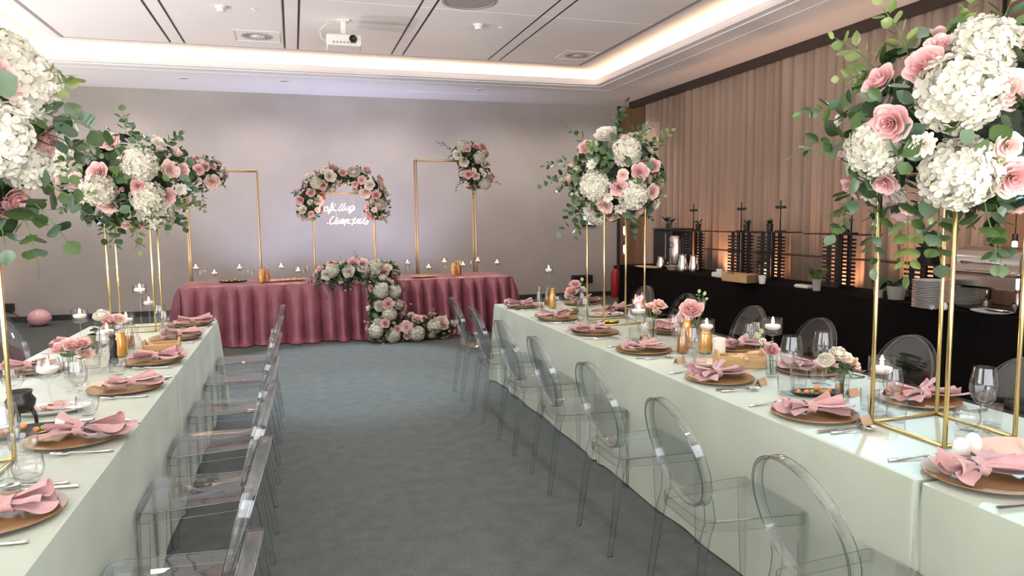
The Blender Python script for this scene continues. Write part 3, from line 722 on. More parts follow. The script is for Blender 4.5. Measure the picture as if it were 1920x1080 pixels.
arrangement('flower_ball', 'ball of cream hydrangeas and pale pink roses on the far left-hand gold stand', 'flower arrangement', (-1.18,6.07,1.56),
  [((-1.18,6.07,1.90),(.46,.42,.35))],
  [('hyd',263,306,.135),('hyd',278,374,.125),('hyd',182,358,.12),('rose',182,322,.08),('rose',200,385,.075),('rose',203,262,.075),('rose',259,349,.06),('blush',322,318,.075),('rose',315,368,.07),('blush',255,362,.03),
   ('carn',250,248,.07),('carn',298,265,.06),('bud',156,274,.05),('bud',143,345,.055),('blush',140,335,.05),('carn',338,388,.05),('blush',345,318,.06),('carn',310,385,.04),('carn',340,355,.05),('green',300,316,.035),('bud',228,355,.035),('bud',170,295,.04),('carn',150,375,.04)],
  [('hyd',4),('rose',9),('blush',6),('carn',5),('green',6)], 250, 103, GB, 12, .085,
  spr=[(220,410,-.1,-1,.26,'round',6),(200,400,-.3,-1,.2,'round',5),(250,420,.2,-1,.22,'lime',5),(300,400,.2,-1,.16,'round',4),(235,245,-.1,1,.16,'round',4),(310,270,.7,.8,.18,'oval',6),(150,300,-1,.3,.14,'oval',5),(330,400,.4,-1,.14,'round',4)], drape=.3)
arrangement('flower_ball', 'ball of cream hydrangeas and pink roses at the left edge of the photo', 'flower arrangement', (-1.13,2.66,1.56),
  [((-1.13,2.66,1.90),(.34,.34,.33))],
  [('hyd',72,160,.12),('hyd',-5,265,.12),('hyd',62,318,.085),('rose',85,272,.072),('rose',48,140,.06),('blush',8,140,.075),('rose',35,378,.055),('green',77,118,.042),('carn',38,205,.04),('hyd',20,105,.1),('rose',-10,400,.06)],
  [('hyd',3),('rose',7),('blush',6),('carn',6),('green',6)], 270, 104, GB, 8, .088,
  spr=[(100,215,1,.1,.24,'round',5),(85,385,.8,-.7,.22,'round',4),(60,400,.5,-1,.24,'round',5),(95,340,1,-.3,.2,'round',4),(20,420,.1,-1,.14,'round',3),(105,250,1,.1,.16,'oval',5),(80,170,1,.4,.16,'lime',4)], drape=.35)
# on the backdrop frames
GD = 'small flower clusters on the backdrop frames'
F_ = Vector((0,-1,0))
arrangement('flower_cluster', 'cluster of pink and white flowers on the right backdrop frame corner', 'flower arrangement', (2.60,10.80,2.10),
  [((2.62,10.78,2.54),(.26,.20,.20)), ((2.70,10.78,2.26),(.24,.20,.26))],
  [('hyd',868,272,.10),('hyd',901,296,.10),('hyd',911,346,.10),('white',870,304,.085),('white',857,290,.085),('rose',878,327,.08),('blush',893,330,.07),('rose',877,279,.06),('rose',914,270,.07),('rose',926,334,.09),('blush',915,288,.06),('bud',858,315,.05),('blush',916,306,.05),('carn',889,319,.04),('carn',903,319,.04)],
  [('rose',5),('blush',5),('carn',6),('green',4)], 120, 111, GD, 10, .055, spr=[(850,285,-.7,1,.3,'oval',8),(865,335,-.6,-1,.2,'oval',5),(890,340,0,-1,.2,'round',4),(925,345,.9,.2,.16,'oval',5)], lk=('oval','round'))
arrangement('flower_cluster', 'cluster of pink flowers on the left backdrop frame, behind a flower ball', 'flower arrangement', (-1.22,10.80,2.0),
  [((-1.20,10.78,2.22),(.34,.2,.24))],
  [('rose',383,312,.08),('blush',398,342,.11),('rose',372,318,.08),('blush',370,340,.06),('rose',400,312,.05)], [('rose',6),('blush',6),('white',4)], 130, 112, GD, 10, .055, spr=[(380,365,.4,-1,.25,'oval',6),(395,310,.4,1,.16,'oval',5)], lk=('oval','round'))
arch = []
for a in (-12, 14, 40, 64, 90, 116, 142, 168, 192):
    t = radians(a); arch.append(((.715-.50*cos(t), 10.80, 1.82+.40*sin(t)), (.19,.16,.17 if a != 90 else .12)))
arrangement('flower_arch', 'arch of white, blush and pink flowers over the neon sign', 'flower arrangement', (.715,10.80,1.7), arch,
  [('white',619,330,.10),('white',663,320,.105),('hyd',593,342,.09),('rose',605,347,.08),('rose',628,308,.075),('blush',643,322,.08),('rose',583,361,.075),('rose',607,369,.08),('rose',562,375,.07),('blush',637,346,.05),('rose',688,320,.075),('rose',700,311,.07),('white',693,346,.09),('blush',679,338,.07),('rose',715,336,.06),('blush',665,346,.06),('white',685,362,.10),('rose',705,365,.08),('white',715,382,.10),('blush',721,352,.06),('bud',574,347,.05),('white',598,377,.08),('white',622,356,.08),('rose',614,380,.05)],
  [('rose',3),('blush',9),('white',8),('hyd',2),('carn',10),('green',8)], 230, 113, GD, 18, .05, F_, lk=('oval','round'))
# on and in front of the head table
arrangement('flower_runner', 'long low runner of white and pink flowers on the head table front edge', 'flower arrangement', (.84,9.66,.76),
  [((.50,9.66,.87),(.26,.17,.13)), ((.80,9.66,.90),(.28,.17,.15)), ((1.10,9.66,.88),(.24,.17,.14))],
  [('hyd',705,499,.115),('white',653,509,.095),('hyd',622,507,.095),('rose',718,511,.085),('rose',662,493,.09),('rose',622,488,.08),('blush',680,492,.09),('white',685,512,.07),('white',612,515,.08),('carn',637,497,.06),('carn',728,501,.06),('blush',745,520,.075),('carn',676,503,.05),('bud',695,517,.06)],
  [('rose',4),('blush',4),('white',4),('green',6)], 210, 121, 'flowers at the head table', 16, .075, F_, drape=.5, lk=('oval','oval','round'), spr=[(620,530,-.2,-1,.3,'oval',7),(650,535,0,-1,.3,'oval',7),(600,525,-.8,-.8,.25,'oval',7),(675,535,.1,-1,.3,'oval',7),(585,520,-.8,-.5,.2,'oval',6)])
arrangement('flower_cascade', 'cascade of white and pink flowers tumbling from head table to the floor', 'flower arrangement', (1.25,9.30,.0),
  [((1.08,9.36,.66),(.20,.15,.18)), ((1.10,9.31,.42),(.22,.17,.20)), ((1.12,9.27,.18),(.27,.19,.18)), ((1.45,9.25,.16),(.30,.19,.17)), ((1.78,9.27,.15),(.24,.18,.16))],
  [('hyd',715,545,.105),('hyd',741,546,.095),('hyd',730,590,.095),('white',748,570,.075),('rose',728,569,.085),('rose',767,571,.075),('rose',753,587,.085),('hyd',705,622,.095),('hyd',737,631,.10),('hyd',782,626,.105),('white',712,573,.08),('blush',783,598,.085),('blush',763,612,.09),('rose',746,617,.06),('rose',722,606,.07),('white',707,603,.06),('hyd',815,612,.10),('blush',830,604,.10),('bud',738,606,.05),('bud',805,586,.07),('rose',812,587,.05),('bud',754,641,.045),('carn',770,585,.05)],
  [('rose',4),('white',4),('blush',4),('green',10),('carn',4)], 240, 122, 'flowers at the head table', 18, .07, F_, drape=.2, lk=('oval','round'), spr=[(700,640,-.8,-.2,.2,'oval',6),(840,640,.9,0,.2,'oval',6)])

# ------------------------------------------------------------------ place settings
def napkin_mesh(seed):
    r = random.Random(seed); b = MB(); q = r.uniform(.82, 1.22); big = {-1: q, 1: 2.04-q}
    for s in (-1, 1):
        for sheet in range(2):
            ph, ph2, nf = r.uniform(0, 6), r.uniform(0, 6), r.uniform(1.6, 2.6); up = .006+.014*sheet; wd = (.085 if sheet == 0 else .062)*r.uniform(.9, 1.15); ln = (.135 if sheet == 0 else .115)*r.uniform(.9, 1.1); sk = r.uniform(-.3, .3)
            e1, e2 = r.uniform(.2, 1), r.uniform(.2, 1)
            def fn(u, v):
                v = v*2-1; hw = .024+wd*big[s]*u**.8
                z = up+.010*(1-u)+.024*(.25+.75*u)*(1-abs(sin(pi*v*nf*.5+ph))**.8)+.016*u*(e1 if v > 0 else e2)*abs(v)**3+.006*sin(5*u+ph2)*u
                x = s*(.006+ln*big[s]*u*(1-.22*v*v+.10*sin(3.3*v+ph2)))
                y = hw*v+sk*u*.05
                if sheet and abs(v) > .7: z += .012*u*sin((abs(v)-.7)*5)
                return (x, y, max(.002, z))
            b.grid(fn, 9, 22)
        # a rolled corner standing open at the end
        a0 = r.uniform(-.6, .6); th0 = r.uniform(0, 2); k = r.uniform(.8, 1.2)
        def fr(u, v):
            th = th0+v*5.2; R_ = (.008+.024*u*k)*(1-.35*v); d = .01+.10*u*k
            return (s*d*cos(a0), d*sin(a0)+R_*cos(th), .030+.010*u+R_*sin(th)*.9)
        b.grid(fr, 6, 16)
    return b.mesh('napkin', M['napkin'])
NAP = [napkin_mesh(200+i) for i in range(5)]
kb = MB(); kb.grid(lambda u, v: (.038*(v-.5)+.003*sin(6*pi*u), (.030+.10*(v-.5)**2*.2)*cos(2*pi*u)*(1+.04*sin(9*pi*v+u*12)), .021+(.021+.12*(v-.5)**2*.2)*sin(2*pi*u)), 18, 8, True); KNOT = kb.mesh('knot', M['napkin'])
CHG = lt([(0,.004),(.105,.004),(.118,.007),(.158,.016),(.170,.017),(.171,.014),(.160,.010),(.118,0),(0,0)], 48).mesh('charger_plate', M['charger'], True, 40)
def fork_mesh():
    b = MB(); b.tube([(-.10,0,.004),(-.05,0,.004),(.0,0,.006),(.03,0,.009),(.045,0,.007)], [.0055,.0048,.003,.003,.004], 6)
    b.bev((.055,0,.006), (.022,.022,.003), .002)
    for k in (-1.5, -.5, .5, 1.5): b.tube([(.064,k*.0058,.006),(.085,k*.0055,.009),(.105,k*.005,.012)], [.0022,.0018,.001], 5)
    return b.mesh('fork', M['steel'])
def knife_mesh():
    b = MB(); b.tube([(-.11,0,.0045),(-.06,0,.0045),(-.01,0,.004)], [.0060,.0055,.004], 6)
    P = [(-.012,-.006),(.06,-.009),(.095,-.006),(.112,.002),(.10,.005),(-.012,.005)]
    n = len(P); b.add([(x,y,.003) for x,y in P]+[(x,y,.0055) for x,y in P], [tuple(range(n-1,-1,-1)), tuple(range(n,2*n))]+[(i,(i+1)%n,n+(i+1)%n,n+i) for i in range(n)])
    return b.mesh('knife', M['steel'], True, 40)
def spoon_mesh():
    b = MB(); b.tube([(-.09,0,.004),(-.04,0,.004),(.02,0,.008),(.05,0,.008)], [.0055,.0045,.0028,.003], 6)
    b.grid(lambda u, v: (.045+.06*u, .021*sin(pi*min(.999, u*.96+.02))**.6*(2*v-1), .004+.008*(2*v-1)**2+.003*(2*u-1)**2), 10, 6)
    return b.mesh('spoon', M['steel'])
FORK, KNIFE, SPOON = fork_mesh(), knife_mesh(), spoon_mesh()
TT = TZ+.0045
def setting(x, y, side, where, i, extra=True):
    """side = +1: guest sits on the low-x side of the plate"""
    r = random.Random(int(x*100)+int(y*1000))
    tag(ob('charger_plate', CHG, None, (x, y, TT)), 'brown charger plate, %s' % where, 'plate', 'brown charger plates')
    n = thing('napkin', 'dusty pink knotted napkin, %s' % where, 'napkin', (x-side*.025, y, TT+.0165), r.uniform(-.35, .35)+(pi if r.random() < .5 else 0), 'dusty pink napkins on the charger plates')
    ob('folds', NAP[i % 5], n, scl=r.uniform(.98, 1.10)); ob('knot', KNOT, n)
    rz = 0 if side > 0 else pi; g = 'steel cutlery on the long tables'
    for me, dy, dx, nm in ((FORK, .205, 0, 'fork'), (KNIFE, -.205, 0, 'knife'), (SPOON, -.24, .02, 'spoon')):
        if not extra and nm == 'spoon': continue
        tag(ob(nm, me, None, (x-side*(.055+r.uniform(-.02, .02)-dx), y+side*dy, TT), (0, 0, rz+r.uniform(-.12, .12))), 'polished steel %s beside the plate, %s' % (nm, where), nm, g)
nmA = ['nearest on right table aisle side', 'second nearest on right table aisle side', 'third nearest on right table aisle side', 'fourth nearest on right table aisle side', 'third from far end on right table aisle side', 'second from far end on right table aisle side', 'farthest on right table aisle side']
for i, (y, nm) in enumerate(zip((1.64,2.40,3.09,3.91,4.65,5.41,6.28), nmA)): setting(2.03, y, 1, nm, i)
for i, (x, y, nm) in enumerate(zip((2.60,2.58,2.60,2.56,2.60,2.60), (2.43,3.09,3.79,4.50,5.62,6.29), ['nearest','second nearest','third nearest','third from far end','second from far end','farthest'])): setting(x, y, -1, nm+' on right table buffet side', i+2, False)
for i, (y, nm) in enumerate(zip((2.28,3.04,3.89,4.60,5.47,6.17), ['nearest','second nearest','third nearest','third from far end','second from far end','farthest'])): setting(-.83, y, -1, nm+' on left table aisle side', i+1)
for i, (x, y, nm) in enumerate(((-1.42,4.55,'nearest'),(-1.40,5.35,'second'))): setting(x, y, 1, nm+' on left table wall side', i+3, False)

# ------------------------------------------------------------------ glassware
def glass_part(name, prof, n=24, m='glass', key=None): return cached(('g', key or name), lambda: lt(prof, n).mesh(name, M[m], True, 60))
WB = [(.004,.090),(.018,.095),(.032,.112),(.0385,.138),(.037,.165),(.030,.205),(.0285,.205),(.0355,.165),(.037,.138),(.0305,.114),(.0,.098)]
WS = [(.034,0),(.034,.002),(.012,.006),(.0042,.016),(.0038,.085),(.006,.094)]
RB = [(.004,.070),(.026,.078),(.040,.100),(.043,.120),(.037,.155),(.0355,.155),(.0415,.120),(.0385,.101),(.0,.078)]
RS = [(.036,0),(.036,.002),(.012,.006),(.0045,.016),(.0042,.065),(.006,.073)]
TB = [(0,.0),(.033,0),(.036,.010),(.040,.090),(.0385,.090),(.034,.014),(0,.012)]
RT = [(0,0),(.022,0),(.038,.02),(.046,.05),(.042,.085),(.0405,.085),(.0445,.05),(.0365,.022),(0,.006)]
def wine_glass(px, py, label, kind=0, scale=1.0, z=TT, pos=None):
    p = pos or onz(px, py, z); t = thing('wine_glass', label, 'glass', p, 0, 'stemmed glasses on the tables'); t.scale = (scale,)*3
    ob('bowl', glass_part('bowl', WB if kind == 0 else RB, key='wb%d' % kind), t); ob('stem', glass_part('stem', WS if kind == 0 else RS, 16, key='ws%d' % kind), t)
def tumbler(px, py, label, kind=0, z=TT):
    p = onz(px, py, z)
    me = cached(('tumb', kind), lambda: lt(TB if kind == 0 else RT, 10 if kind == 0 else 24).mesh('tumbler', M['glass'], kind == 1, None))
    tag(ob('tumbler', me, None, p), label, 'glass', 'tumblers on the tables')
def candle_thing(p, r_, label, h=.022):
    t = thing('floating_candle', label, 'candle', p, 0, 'floating candles')
    ob('wax', cached(('wax', round(r_, 3)), lambda: lt([(0,0),(r_*.75,.002),(r_,.012),(r_*.97,h),(r_*.85,h+.002),(0,h-.001)], 20).mesh('wax', M['wax'])), t)
    ob('flame', cached('flame', lambda: lt([(0,0),(.0055,.005),(.0074,.012),(.0052,.022),(0,.038)], 8).mesh('flame', M['flame'])), t, (0,0,h+.004))
    ob('wick', cached('wick', lambda: lt([(0,0),(.0012,0),(.0012,.008),(0,.008)], 6).mesh('wick', M['black'])), t, (0,0,h-.002))
    o = point('flame_light', (p[0], p[1], p[2]+h+.055), .9, (1, .62, .30), .012)
def candle_holder(p, hb, R_, hw, label, clabel, kind='cyl', group='stemmed candle glasses'):
    """glass cup on a stem, water inside, a floating candle"""
    t = thing('candle_glass', label, 'candle holder', p, 0, group)
    if kind == 'cyl': pr = [(.0,hb),(R_*.6,hb),(R_*.97,hb+.006),(R_,hb+.015),(R_,hb+hw),(R_*.955,hb+hw),(R_*.955,hb+.016),(0,hb+.008)]
    else: pr = [(.0,hb),(R_*.5,hb+.006),(R_*.92,hb+hw*.3),(R_,hb+hw*.55),(R_*.80,hb+hw),(R_*.76,hb+hw),(R_*.955,hb+hw*.55),(0,hb+.012)]
    ob('cup', lt(pr, 28).mesh('cup', M['glass'], True, 50), t)
    ob('stem', lt([(R_*.85,0),(R_*.85,.003),(R_*.25,.008),(.006,.022),(.0055,hb-.01),(R_*.3,hb)], 16).mesh('stem', M['glass']), t)
    wl = hb+hw*.45
    ob('water', lt([(0,hb+.010),(R_*.93,hb+.018),(R_*.94,wl),(0,wl)], 24).mesh('water', M['water'], True, 40), t)
    candle_thing((p[0], p[1], p[2]+wl-.012), R_*.80, clabel, .024)
def hold_px(px, py_bowl, py_base, R_, hw, label, clabel, kind='cyl', z=TT, **k):
    p = onz(px, py_base, z); top = ony(px, py_bowl, p.y).z-z
    candle_holder(p, max(.03, top-hw*.5), R_, hw, label, clabel, kind, **k)
def carafe(px, py, h, R_, liquid, fill, label, z=TT, n=6, pos=None):
    p = pos or onz(px, py, z); t = thing('carafe', label, 'carafe', p, rnd.uniform(0, 1), 'glass carafes on the tables')
    pr = [(0,0),(R_*.95,0),(R_,.008),(R_*.92,h*.55),(R_*.62,h*.78),(R_*.58,h*.85),(R_*.75,h)]
    ob('body', lt(pr+[(q[0]*.94, q[1]) for q in pr[:1:-1]], 24).mesh('body', M['glass'], True, 50), t)
    if liquid:
        f_ = h*fill; pts = [(0,.006)]+[(max(0, q[0]-.003), max(.006, q[1])) for q in pr[1:] if q[1] < f_]
        a = [q for q in pr if q[1] < f_][-1]; c = [q for q in pr if q[1] >= f_][0]; k = (f_-a[1])/(c[1]-a[1]); rr = a[0]+(c[0]-a[0])*k-.003
        ob('juice', lt(pts+[(rr, f_), (0, f_)], 20).mesh('juice', M[liquid], True, 50), t)
def vase_bouquet(px, py, h, R_, label, blabel, blooms, leaves, seed, z=TT, green=0, slim=True, lsize=.05):
    """blooms: (kind, px, py, radius) drawn at the vase's own distance"""
    p = onz(px, py, z); t = thing('bud_vase', label, 'vase', p, 0, 'glass vases on the tables'); r = random.Random(seed)
    ob('body', lt([(0,0),(R_*.9,0),(R_,.006),(R_*.96,h*.6),(R_*1.05,h),(R_*.97,h),(R_*.88,h*.6),(R_*.85,.012),(0,.01)], 12).mesh('body', M['glass'], True, 35), t)
    ob('water', lt([(0,.012),(R_*.82,.013),(R_*.84,h*.55),(0,h*.55)], 12).mesh('water', M['water'], True, 40), t)
    b = thing('bouquet', blabel, 'flowers', (p.x, p.y, p.z+.016), 0, 'small bouquets in glass vases'); o0 = Vector((p.x, p.y, p.z+.016))
    for kind, bx_, by_, rad in blooms:
        q = ony(bx_, by_, p.y+r.uniform(-.02, .02))-o0; n = (q-Vector((0,0,h*.4))).normalized()*.6+Vector((-.2,-.75,.25))*.6
        put(FM[kind, r.randrange(3)], b, q, n, rad, r)
        ob('stem', tb([(r.uniform(-.4,.4)*R_*.6, r.uniform(-.4,.4)*R_*.6, 0), (q.x*.25, q.y*.25, h*.9), (q.x*.75, q.y*.75, q.z*.72), tuple(q-Vector(n).normalized()*rad*.2)], .0022, 5).mesh('stem', M['stem']), b)
    qs = [ony(bx_, by_, p.y)-o0 for k, bx_, by_, rad in blooms]; cz = sum((q.z for q in qs))/len(qs); cx_ = sum(q.x for q in qs)/len(qs)
    for i in range(leaves):
        d = rdir(r); d.z = abs(d.z)*.4-.1; pos = Vector((cx_*.8, 0, cz-.03))+Vector((d.x*.03, d.y*.02, r.uniform(-.03, .02)))
        put_leaf(FM[r.choice(('oval','round')), r.randrange(3)], b, pos, d, Vector((0,0,1))+rdir(r)*.5, lsize*r.uniform(.7, 1.2))
    for i in range(green):
        sprig(b, (cx_*.6, 0, cz-.02), Vector((r.uniform(.2, .6), r.uniform(-.3, .2), 1)), r, 5, lsize*.6, .12, 'round', 0, True)
def platter(px, py, rx, ry_, label, m='porcelain', z=TT, rz=0, food=None, kind='serving platter'):
    p = onz(px, py, z); t = thing('serving_platter', label, kind, p, rz, 'serving platters on the tables')
    b = MB(); b.lathe([(0,.004),(.70,.004),(.82,.010),(1,.020),(1.0,.017),(.82,.004),(.7,0),(0,0)], 32); b.v = [(x*rx, y*ry_, zz) for x, y, zz in b.v]
    ob('dish', b.mesh('dish', M[m], True, 50), t); return t, p
def slices(p, rx, ry_, n, m, label, cat, seed, zr=.012):
    r = random.Random(seed); g = label
    me = cached(('slice', m), lambda: (lambda b: (b.grid(lambda u, v: (.034*u*cos(2*pi*v)*(1+.1*sin(9*v)), .026*u*sin(2*pi*v), .006*sin(5*u+7*v)+.004), 4, 14), b)[1])(MB()).mesh('food_slice', M[m]))
    for i in range(n):
        a = r.uniform(0, 6.28); q = math.sqrt(r.random())*.6
        series(ob('meat_slice', me, None, (p.x+rx*q*cos(a), p.y+ry_*q*sin(a), p.z+zr+.002*i), (r.uniform(-.2,.2), r.uniform(-.2,.2), a)), label, cat)
M['ham'] = mat('blush_meat', (.66,.40,.32), .6); M['salmon'] = mat('orange_bite', (.80,.30,.08), .5); M['greenbite'] = mat('green_bite', (.34,.42,.10), .5)
def bites(p, n, label, seed, spread=.07, ax=0):
    r = random.Random(seed)
    for i in range(n):
        m = ('salmon','salmon','greenbite')[i % 3]
        me = cached(('bite', m), lambda: (lambda b: (b.grid(lambda u, v: ((.014+.002*sin(7*u*6))*sin(pi*v)*cos(2*pi*u), (.013+.002*cos(11*u))*sin(pi*v)*sin(2*pi*u), .012-.012*cos(pi*v)), 12, 6, True), b)[1])(MB()).mesh('canape', M[m]))
        d = (i-(n-1)/2)*spread/n*2
        series(ob('canape', me, None, (p.x+d*cos(ax)+r.uniform(-.012,.012), p.y+d*sin(ax)+r.uniform(-.012,.012), p.z+.006+(.018 if i % 4 == 3 else 0)), (0,0,r.uniform(0,6))), label % ('green' if m == 'greenbite' else 'orange'), 'food')
def card(px, py, rz, label, m='kraft', z=TT, s=.07):
    p = onz(px, py, z); b = MB(); h = .035
    b.add([(-s/2,-.018,0),(s/2,-.018,0),(s/2,0,h),(-s/2,0,h),(s/2,.018,0),(-s/2,.018,0)], [(0,1,2,3),(3,2,4,5)])
    me = b.mesh('place_card', M[m], False); tag(ob('place_card', me, None, p, (0,0,rz)), label, 'card', 'folded place cards')
def crate(px, py, lx, ly_, h, label, rz, z=TT, n=12, what='cookie', lab2=None):
    p = onz(px, py, z); t = thing('wooden_box', label, 'box', p, rz, 'wooden snack boxes'); T = .010
    ob('bottom', bv((0,0,.005), (lx-.02,ly_-.02,.01), .002).mesh('bottom', M['crate'], False), t)
    for s in (-1, 1):
        ob('long_side', bv((0,s*(ly_-T)/2,h/2), (lx,T,h), .002).mesh('long_side', M['crate'], False), t)
        b = MB(); P = [(-ly_/2+T,0),(ly_/2-T,0),(ly_/2-T,h),(ly_*.2,h*1.45),(-ly_*.2,h*1.45),(-ly_/2+T,h)]; k = len(P)
        for xo in (-T/2, T/2): b.v += [(s*(lx-T)/2+xo, y, q) for y, q in P]
        b.f += [tuple(range(k-1,-1,-1)), tuple(range(k, 2*k))]+[(i,(i+1)%k,k+(i+1)%k,k+i) for i in range(k)]
        e = ob('end_board', b.mesh('end_board', M['crate'], False), t)
    r = random.Random(int(px)); me = cached('cookie', lambda: bv((0,0,0), (.085,.028,.022), .006).mesh('cookie', M['cookie']))
    for i in range(n):
        q = Matrix.Rotation(rz, 3, 'Z') @ Vector((r.uniform(-.36, .36)*lx, r.uniform(-.28, .28)*ly_, 0))
        series(ob('cookie', me, None, (p.x+q.x, p.y+q.y, p.z+.022+.018*(i//5)+.004*r.random()), (r.uniform(-.25,.25), r.uniform(-.25,.25), rz+r.uniform(-1.2,1.2))), lab2, 'cookie')
RT_, LT_ = 'right table', 'left table'
SERIES = {}
def series(o, base, cat):
    tag(o, base, cat, base); SERIES.setdefault(base, []).append(o); return o
# --- right table, from the far end
carafe(1011, 578, .20, .034, None, 0, 'clear water carafe at the far end of the right table'); 
carafe(1036, 577, .19, .036, 'juice', .93, 'orange juice carafe at the far end of the right table')
carafe(1026, 572, .17, .032, 'amber', .4, 'carafe with a little amber juice at the far end of right table')
hold_px(1029, 507, 567, .040, .07, 'tall stemmed candle glass at the far end of right table', 'lit floating candle at the far end of the right table')
wine_glass(1046, 588, 'round wine glass beside the orange juice at far end of right table', 1)
wine_glass(1098, 607, 'wine glass beside the pink bouquet at far end of right table')
wine_glass(1092, 592, 'wine glass behind the pink bouquet at far end of right table')
tumbler(1088, 603, 'cut tumbler beside the pink bouquet at far end of right table'); tumbler(1108, 605, 'cut tumbler just left of the far gold stand on right table')
vase_bouquet(1083, 589, .11, .026, 'small glass vase at the far end of the right table', 'pink and white roses in the vase at far end of right table',
  [('rose',1072,548,.062),('rose',1078,533,.05),('white',1091,544,.042),('blush',1066,555,.04)], 10, 301, green=2, lsize=.06)
t, p = platter(1065, 588, .10, .07, 'kraft bread dish at far end of right table', 'kraft'); 
for i in range(4): series(ob('bread_roll', cached('roll', lambda: lt([(0,0),(.026,.004),(.032,.018),(.022,.034),(0,.040)], 14).mesh('bread_roll', M['cookie'])), None, (p.x+.05*cos(i*1.7), p.y+.03*sin(i*1.7), p.z+.008+.01*(i == 3)), (0,0,i)), 'golden bread roll in the kraft dish on right table', 'bread')
t, p = platter(1133, 592, .17, .12, 'oval white platter of sliced meat behind the far gold stand'); slices(p, .17, .12, 9, 'ham', 'pink meat slice on platter by the far gold stand', 'meat', 5)
t, p = platter(1144, 607, .075, .06, 'small black dish of lemon inside the far gold stand', 'slate')
M['lemon'] = mat('lemon', (.75,.58,.08), .4)
for i in range(4): series(ob('lemon_wedge', cached('lemon', lambda: lt([(0,0),(.018,.006),(.022,.016),(0,.026)], 10).mesh('lemon_wedge', M['lemon'])), None, (p.x+.032*cos(i*1.6), p.y+.026*sin(i*1.6), p.z+.006), (0,.3,i)), 'lemon wedge in the small black dish', 'lemon')
hold_px(1197, 583, 640, .058, .085, 'wide crystal goblet with candle, right of the far gold stand', 'lit floating candle in the wide crystal goblet', 'bulb')
vase_bouquet(1225, 636, .13, .024, 'slim glass vase right of the crystal candle goblet', 'pale pink roses and green buds in the vase right of crystal goblet',
  [('blush',1236,572,.055),('rose',1219,575,.035),('green',1226,585,.03),('blush',1231,586,.035)], 10, 302, lsize=.055)
wine_glass(1208, 648, 'wine glass in front of the crystal candle goblet', 1); tumbler(1190, 640, 'cut tumbler in front of the crystal candle goblet'); wine_glass(1183, 634, 'wine glass left of the crystal candle goblet')
t, p = platter(1252, 606, .15, .11, 'white plate of sliced meat on the right table behind the wine glasses'); slices(p, .15, .11, 7, 'ham', 'pale meat slice on plate behind the wine glasses', 'meat', 6)
wine_glass(1265, 650, 'wine glass left of the orange juice carafes on right table'); wine_glass(1272, 660, 'round wine glass left of the orange juice carafes', 1)
carafe(1287, 652, .20, .042, 'juice', .88, 'orange juice carafe below the large pale rose, left of the pair'); carafe(1322, 662, .20, .042, 'juice', .88, 'orange juice carafe below the large pale rose, right of the pair')
carafe(1280, 662, .15, .036, 'amber', .75, 'amber juice carafe in front of the orange pair')
vase_bouquet(1303, 645, .15, .028, 'glass vase behind the orange juice carafes', 'large pale pink rose with green twigs above the juice carafes',
  [('rose',1296,583,.085),('blush',1283,590,.045),('green',1318,570,.022),('green',1324,562,.02),('green',1312,580,.03)], 6, 303, green=2, lsize=.06)
hold_px(1324, 612, 670, .046, .085, 'stemmed candle glass right of the orange juice carafes', 'lit floating candle right of the orange juice carafes')
tag(ob('pillar_candle', lt([(0,0),(.036,0),(.037,.004),(.037,.105),(.033,.108),(0,.104)], 24).mesh('pillar_candle', M['wax'], True, 40), None, onz(1348, 668, TT)), 'white pillar candle standing right of the orange juice', 'candle')
wine_glass(1299, 690, 'wine glass in front of the orange juice carafes on right table', 0, 1.1); tumbler(1292, 688, 'cut tumbler in front of the orange juice carafes'); tumbler(1312, 684, 'cut tumbler left of the long cookie box')
t, p = platter(1330, 684, .12, .08, 'blush oval platter left of the long cookie box', 'blush')
crate(1386, 688, .26, .115, .068, 'long wooden cookie box on the right table', -.29, n=16, lab2='golden biscuit in the long wooden box on right table')
wine_glass(1405, 672, 'wine glass just behind the long cookie box, left one'); wine_glass(1418, 668, 'wine glass just behind the long cookie box, right one')
hold_px(1447, 612, 690, .050, .092, 'tall stemmed candle glass between the cookie box and wine glasses', 'lit floating candle right of the cookie box')
vase_bouquet(1446, 706, .15, .030, 'tapered glass vase right of the cookie box', 'pink rose and yellow bud in the vase right of cookie box',
  [('rose',1446,658,.048),('green',1421,632,.034),('green',1428,624,.026),('white',1430,640,.02)], 5, 304)
wine_glass(1482, 738, 'tall tulip wine glass right of the tapered vase', 0, 1.32); tumbler(1473, 740, 'cut tumbler below the tall tulip wine glass'); tumbler(1497, 728, 'cut tumbler behind the tall tulip wine glass')
wine_glass(1541, 722, 'tall wine glass behind the skewer platter', 0, 1.28); tumbler(1534, 718, 'cut tumbler behind the skewer platter')
vase_bouquet(1578, 757, .155, .032, 'slim glass vase with white blooms in mid right table', 'white ranunculus and pink roses in the slim vase, mid right table',
  [('white',1548,675,.038),('white',1572,664,.044),('blush',1593,680,.046),('rose',1602,692,.034),('green',1604,676,.018),('white',1585,672,.035)], 14, 305, lsize=.06)
t, p = platter(1532, 741, .125, .055, 'black slate of skewered canapes on the right table', 'slate', rz=-.29); bites(p, 8, '%s canape on the right table slate', 9, .10, -.29)
hold_px(1650, 692, 775, .052, .10, 'stemmed candle glass left of the nearest gold stand', 'lit floating candle left of the nearest gold stand')
tumbler(1645, 783, 'cut tumbler left of the nearest gold stand'); tumbler(1680, 790, 'cut tumbler inside the nearest gold stand', 0); tumbler(1630, 768, 'cut tumbler behind the candle left of nearest gold stand'); wine_glass(1672, 782, 'wine glass at the near gold stand foot', 0, 1.0)
wine_glass(1840, 815, 'tall wine glass at the right edge, behind the nearest gold stand', 0, 1.25); tumbler(1812, 806, 'round tumbler left of the right edge wine glass', 1); tumbler(1858, 800, 'cut tumbler at the right edge of the right table')
